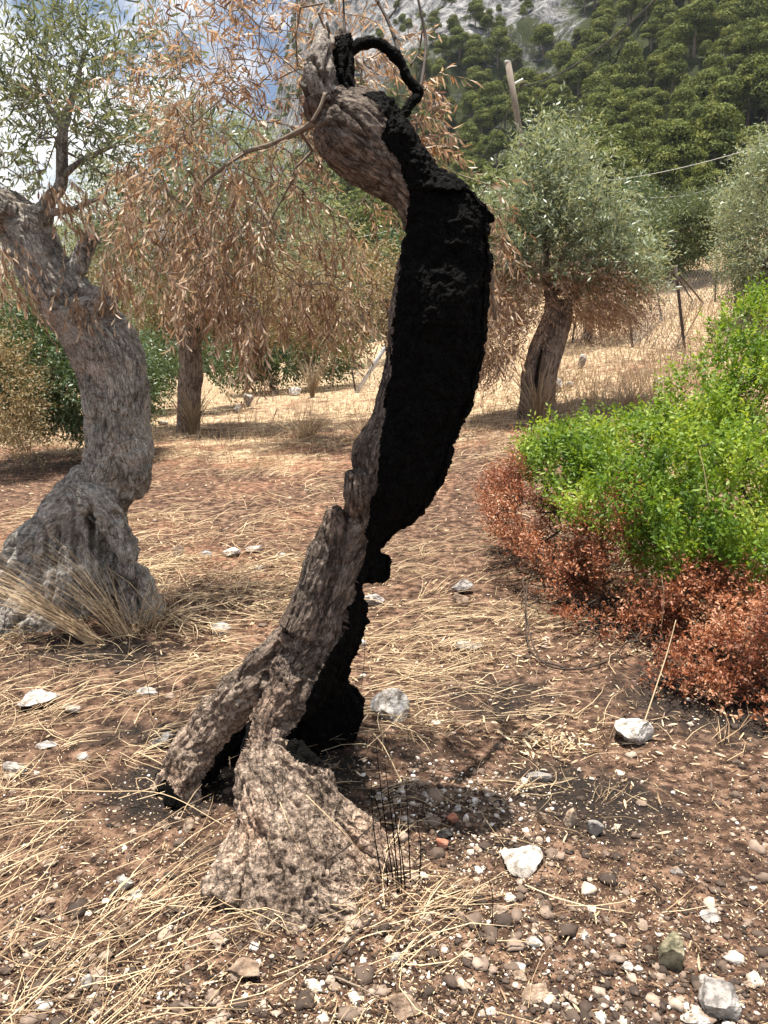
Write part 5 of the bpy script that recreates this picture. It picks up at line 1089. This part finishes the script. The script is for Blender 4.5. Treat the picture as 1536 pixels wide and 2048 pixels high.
def litter(n, xr, yr, dens, seed, ln=.05, wd=.008):
    x, y = scatter(n, xr, yr, lambda a_, b_: dens(a_, b_) * (1 - .8 * np.clip(ash_shade_at(a_, b_) - .25, 0, 1)), seed); n = len(x); rg = np.random.default_rng(seed); a = rg.uniform(0, 6.28, n)
    d = np.stack([np.cos(a), np.sin(a), rg.normal(0, .18, n)], 1); nn = nrm(rg.normal(size=(n, 3)) * .45 + [0, 0, 1])
    return leaves(v3(x, y, H(x, y) + rg.uniform(.004, .016, n)), d, nn, ln * rg.uniform(.4, 1.2, n), wd * rg.uniform(.6, 1.2, n), rg.normal(0, .22, n), rg.random(n))
gp = G(1080, 1485)
def dlit(x, y):
    s = 1.2 * np.exp(-(((x - gp[0]) / .28) ** 2 + ((y - gp[1]) / .17) ** 2)) + .55 * np.exp(-(((x - 1.0) / .8) ** 2 + ((y - 3.5) / .5) ** 2)) + .35 * np.exp(-(((x - .6) / .9) ** 2 + ((y - 3.9) / .8) ** 2))
    return np.clip(s * (.4 + 1.0 * (fbm(v3(x, y) * 2.5, 3, 99) + .35)), .02, 1)
pr = [litter(7000, (-.6, 2.6), (2.4, 5.5), dlit, 31), litter(900, (gp[0] - .3, gp[0] + .3), (gp[1] - .2, gp[1] + .2), lambda x, y: np.exp(-(((x - gp[0]) / .16) ** 2 + ((y - gp[1]) / .10) ** 2)), 32, .055, .010),
      litter(60000, None, (1.45, 8), lambda x, y: np.clip(.45 + .8 * fbm(v3(x, y) * 1.8, 3, 101), .12, 1), 33, .014, .003), litter(1500, None, (1.45, 4), lambda x, y: .35 + 0 * x, 34, .045, .007),
      litter(22000, None, (4, 14), lambda x, y: np.clip(.2 + weed(x, y), 0, 1), 35, .05, .010)]
V, F, R = merge(pr); obj('leaf_litter', mesh('leaf_litter', V, F, rnd=R), M['litter'], kind='stuff')
# standing dry grass over the field and slope
def blades(n, xr, yr, dens, h, wd, seed, lean=.35, tuft=0):
    x, y = scatter(n, xr, yr, dens, seed); n = len(x); rg = np.random.default_rng(seed + 9)
    hh = h * rg.uniform(.35, 1.2, n) * (1 + .5 * vn(v3(x, y) * .8, 5)); d = rg.normal(size=(n, 3)) * lean; d[:, 2] = 1
    p0 = v3(x, y, H(x, y) - .01); d = nrm(d); s = nrm(np.cross(d, rg.normal(size=(n, 3)))) * (wd * (1 + y * .02))[:, None]
    tip = p0 + d * hh[:, None] + rg.normal(size=(n, 3)) * hh[:, None] * .12; mid = p0 + d * hh[:, None] * .55
    V = np.stack([p0 - s, p0 + s, mid + s * .8, mid - s * .8, tip], 1).reshape(-1, 3); o_ = (np.arange(n) * 5)[:, None]
    return V, [o_ + np.array([[0, 1, 2, 3]]), o_ + np.array([[3, 2, 4]])], np.repeat(rg.random(n), 5)
pr = [blades(60000, None, (8, 48), lambda x, y: np.clip((weed(x, y) - .45) * 2, 0, 1), .26, .003, 41), blades(30000, None, (3.5, 16), lambda x, y: np.clip(weed(x, y) * (fbm(v3(x, y) * 1.1, 3, 5) + .15) * 1.5, 0, 1), .10, .0018, 42, .8),
      blades(26000, (0.2, 22), (13, 48), lambda x, y: np.clip((x / y - .12) * 5, 0, 1), .42, .005, 43)]
V, F, R = merge(pr); obj('dry_grass', mesh('dry_grass', V, F, rnd=R), M['dry_grass'], kind='stuff')

# ------------------------------------------------------------------ individual tufts and stems
def tuft(px, py, n, ln, spread, label, lean=(0, 0), mat='straw', name='grass_tuft', wd=.0016, seed=1, grp='grass tufts'):
    g = G(px, py); rg = np.random.default_rng(seed); n_ = n; a = rg.uniform(0, 6.28, n_); rr = rg.random(n_) * spread * .25; b = g + np.stack([np.cos(a) * rr, np.sin(a) * rr, np.zeros(n_) - .01], 1)
    d = np.stack([rg.normal(lean[0], spread, n_), rg.normal(lean[1], spread, n_), np.ones(n_)], 1); d = nrm(d); l = ln * rg.uniform(.4, 1.15, n_)[:, None]
    dr = nrm(np.stack([d[:, 0], d[:, 1], np.zeros(n_)], 1)); P1 = b + d * l * .33; P2 = b + d * l * .66 + dr * l * .05 - [0, 0, .0]; P3 = b + d * l + dr * l * .15 - np.array([0, 0, 1]) * l * .08
    V, F, R = ribbons(b, P1, P2, P3, wd * rg.uniform(.6, 1.3, n_), rg.random(n_))
    o = obj(name, mesh(name, V - g, F, rnd=R), M[mat], label=label, cat='grass tuft', loc=tuple(g), group=grp); return o
tuft(195, 1283, 110, .85, .22, 'long yellow straw bundle leaning back over the gnarled foot', (-1.35, .1), seed=2, wd=.0016)
tuft(255, 1272, 70, .7, .30, 'straw clump leaning steeply against the gnarled foot beside the long bundle', (-.75, .1), seed=3, wd=.0015)
tuft(285, 1262, 55, .45, .55, 'thin spreading dry stems at the right heel of the gnarled olive', (.2, 0), seed=4)
tuft(625, 795, 160, 1.15, .20, 'rounded yellow grass tuft beside the far white rock', seed=5, wd=.006, mat='dry_grass')
tuft(385, 868, 110, .9, .28, 'pale weeds round the foot of the slim straight trunk', seed=6, wd=.006, mat='dry_grass')
tuft(1075, 850, 120, 1.1, .30, 'dry weeds at the foot of the cleft trunk', seed=7, wd=.006, mat='dry_grass')
tuft(1260, 835, 160, .7, .4, 'greenish yellow grass at the top edge of the bush', seed=8, wd=.004, mat='dry_grass')
tuft(545, 785, 110, .9, .28, 'feathery yellow grass left of the far white rock', seed=9, wd=.006, mat='dry_grass')
tuft(730, 880, 70, .55, .5, 'low straw clump behind the middle of the leaning trunk', seed=10, wd=.004)
tuft(610, 880, 120, .7, .6, 'bleached straw clump in the middle of the field', seed=12, wd=.004)
def stem(pts, r, mat, label, name='dry_stalk', cat='stalk', grp=None, knob=0):
    c = spline(pts, 6); v, f, r_ = tube(c, np.linspace(r, r * .5, len(c)), 6); o0 = np.array(pts[0]); ps = [(v, f, r_)]
    if knob:
        V0, F0 = I2; ps.append((V0 * knob * (1 + .2 * vn(V0 * 3)[:, None]) + c[-1], [F0], np.zeros(len(V0))))
    v, f, r_ = merge(ps)
    return obj(name, mesh(name, v - o0, f, rnd=np.full(len(v), .6), smooth=True), M[mat], label=label, cat=cat, group=grp, loc=tuple(o0))
bs = thing('burnt_shoots', 'cluster of thin black burnt shoots standing in front of the trunk foot', 'shoots', tuple(G(798, 1785)))
for i, (bx, by, tx, ty) in enumerate(((790, 1775, 752, 1490), (800, 1785, 770, 1530), (805, 1790, 785, 1600), (812, 1780, 790, 1640), (822, 1772, 812, 1560), (836, 1770, 834, 1640), (768, 1770, 742, 1560), (797, 1790, 778, 1680), (760, 1680, 745, 1580), (775, 1786, 764, 1700))):
    b = G(bx, by); Yb = b[1]; t_ = P(tx, ty, Yb + .02); c = spline([b - [0, 0, .02], b * .5 + t_ * .5 + RNG.normal(size=3) * .006, t_], 6); v, f, r_ = tube(c, np.linspace(.0026, .0011, len(c)), 5); part('shoot', v, f, M['char'], bs, smooth=True)
b = G(1208, 1552); stem([b, P(1196, 1500, b[1]), P(1193, 1415, b[1])], .0022, 'straw', 'straw coloured seed head stalk standing left of the white blocky stone', knob=.010)
b = G(565, 1786); stem([b + [0, 0, .02], P(700, 1690, b[1] + .0), P(835, 1560, b[1] + .1)], .003, 'twig_dark', 'dark bent twig leaning across the foot of the leaning tree', 'twig', 'twig')
stem([P(612, 1590, 2.02), P(700, 1680, 1.98), G(800, 1815) + [0, 0, .01]], .0018, 'straw', 'straight straw resting diagonally on the pale root')
stem([P(560, 1605, 1.98), P(590, 1680, 1.95), G(650, 1800) + [0, 0, .01]], .0018, 'straw', 'shorter straw lying down the pale root beside the straight one')
stem([G(0, 1592) + [0, 0, .03], G(200, 1608) + [0, 0, .05], G(330, 1625) + [0, 0, .07], G(455, 1665) + [0, 0, .02]], .0026, 'straw', 'very long bent straw reaching from the left margin to the trunk foot')
stem([G(655, 1945) + [0, 0, .01], G(700, 1900) + [0, 0, .03], G(745, 1855) + [0, 0, .03]], .005, 'twig_dark', 'short thick brown twig below the trunk foot', 'twig', 'twig')
stem([G(670, 1960) + [0, 0, .01], G(720, 1985) + [0, 0, .015], G(760, 2003) + [0, 0, .01]], .003, 'twig', 'thin reddish twig next to the short thick one', 'twig', 'twig')
stem([G(300, 1810) + [0, 0, .02], G(420, 1870) + [0, 0, .03], G(560, 1925) + [0, 0, .02], G(700, 1965) + [0, 0, .01]], .0026, 'twig_dark', 'long thin dark twig running in front of the tree foot', 'twig', 'twig')
b = G(985, 1850); stem([b, P(985, 1790, b[1]), P(975, 1750, b[1])], .0018, 'twig_dark', 'short upright burnt stem above the tan orange stone', 'twig', 'twig')
for sx_, top_ in ((545, 1170), (600, 1240), (270, 1330), (520, 1120)): pass
for i, (bx, by, tx, ty, lb_) in enumerate(((305, 1420, 268, 1290, 'spindly upright weed left of the straw mat'), (318, 1415, 300, 1275, 'spindly upright weed beside the grey straw stone'), (535, 1250, 505, 1125, 'fine dark weed stem behind the leaning trunk'), (722, 1380, 728, 1245, 'fine dark weed stem right of the black lower trunk'), (60, 1350, 45, 1230, 'fine dark weed stem by the gnarled root'))):
    b = G(bx, by); t_ = P(tx, ty, b[1]); stem([b, b * .5 + t_ * .5 + np.array([.01, 0, 0]), t_], .0018, 'twig_dark', lb_, 'dry_weed', 'weed', 'single dry weeds')
b = G(1280, 1470); stem([b, P(1330, 1320, b[1] + .2), P(1352, 1240, b[1] + .3)], .0035, 'straw', 'tall pale stalk leaning over the scorched leaves behind the white blocky stone')
b = G(1315, 1260); stem([P(1322, 1260, 4.05), P(1328, 1200, 4.0), P(1324, 1160, 4.0)], .003, 'straw', 'pale stalk rising out of the rust red leaves')
b = P(1412, 1010, 4.3); stem([P(1418, 1010, 4.25), P(1408, 940, 4.3), P(1398, 900, 4.35)], .0022, 'straw', 'thin pale grass stem over the bright green leaves')

# ------------------------------------------------------------------ the air between camera and mountain
hz, ht = newmat('haze_air'); pv = nd(ht, 'ShaderNodeVolumePrincipled', Density=.00012, Anisotropy=.2); pv.inputs['Color'].default_value = (.80, .88, 1.0, 1)
ho = nd(ht, 'ShaderNodeOutputMaterial'); ht.links.new(pv.outputs[0], ho.inputs['Volume'])
zt = 620.0; V = np.array([[x_, y_, z_] for z_ in (-30.0, zt) for x_, y_ in ((-720, -80), (720, -80), (720, 720), (-720, 720))])
obj('haze', mesh('haze', V, np.array([[0, 3, 2, 1], [4, 5, 6, 7], [0, 1, 5, 4], [1, 2, 6, 5], [2, 3, 7, 6], [3, 0, 4, 7]])), hz, kind='stuff')
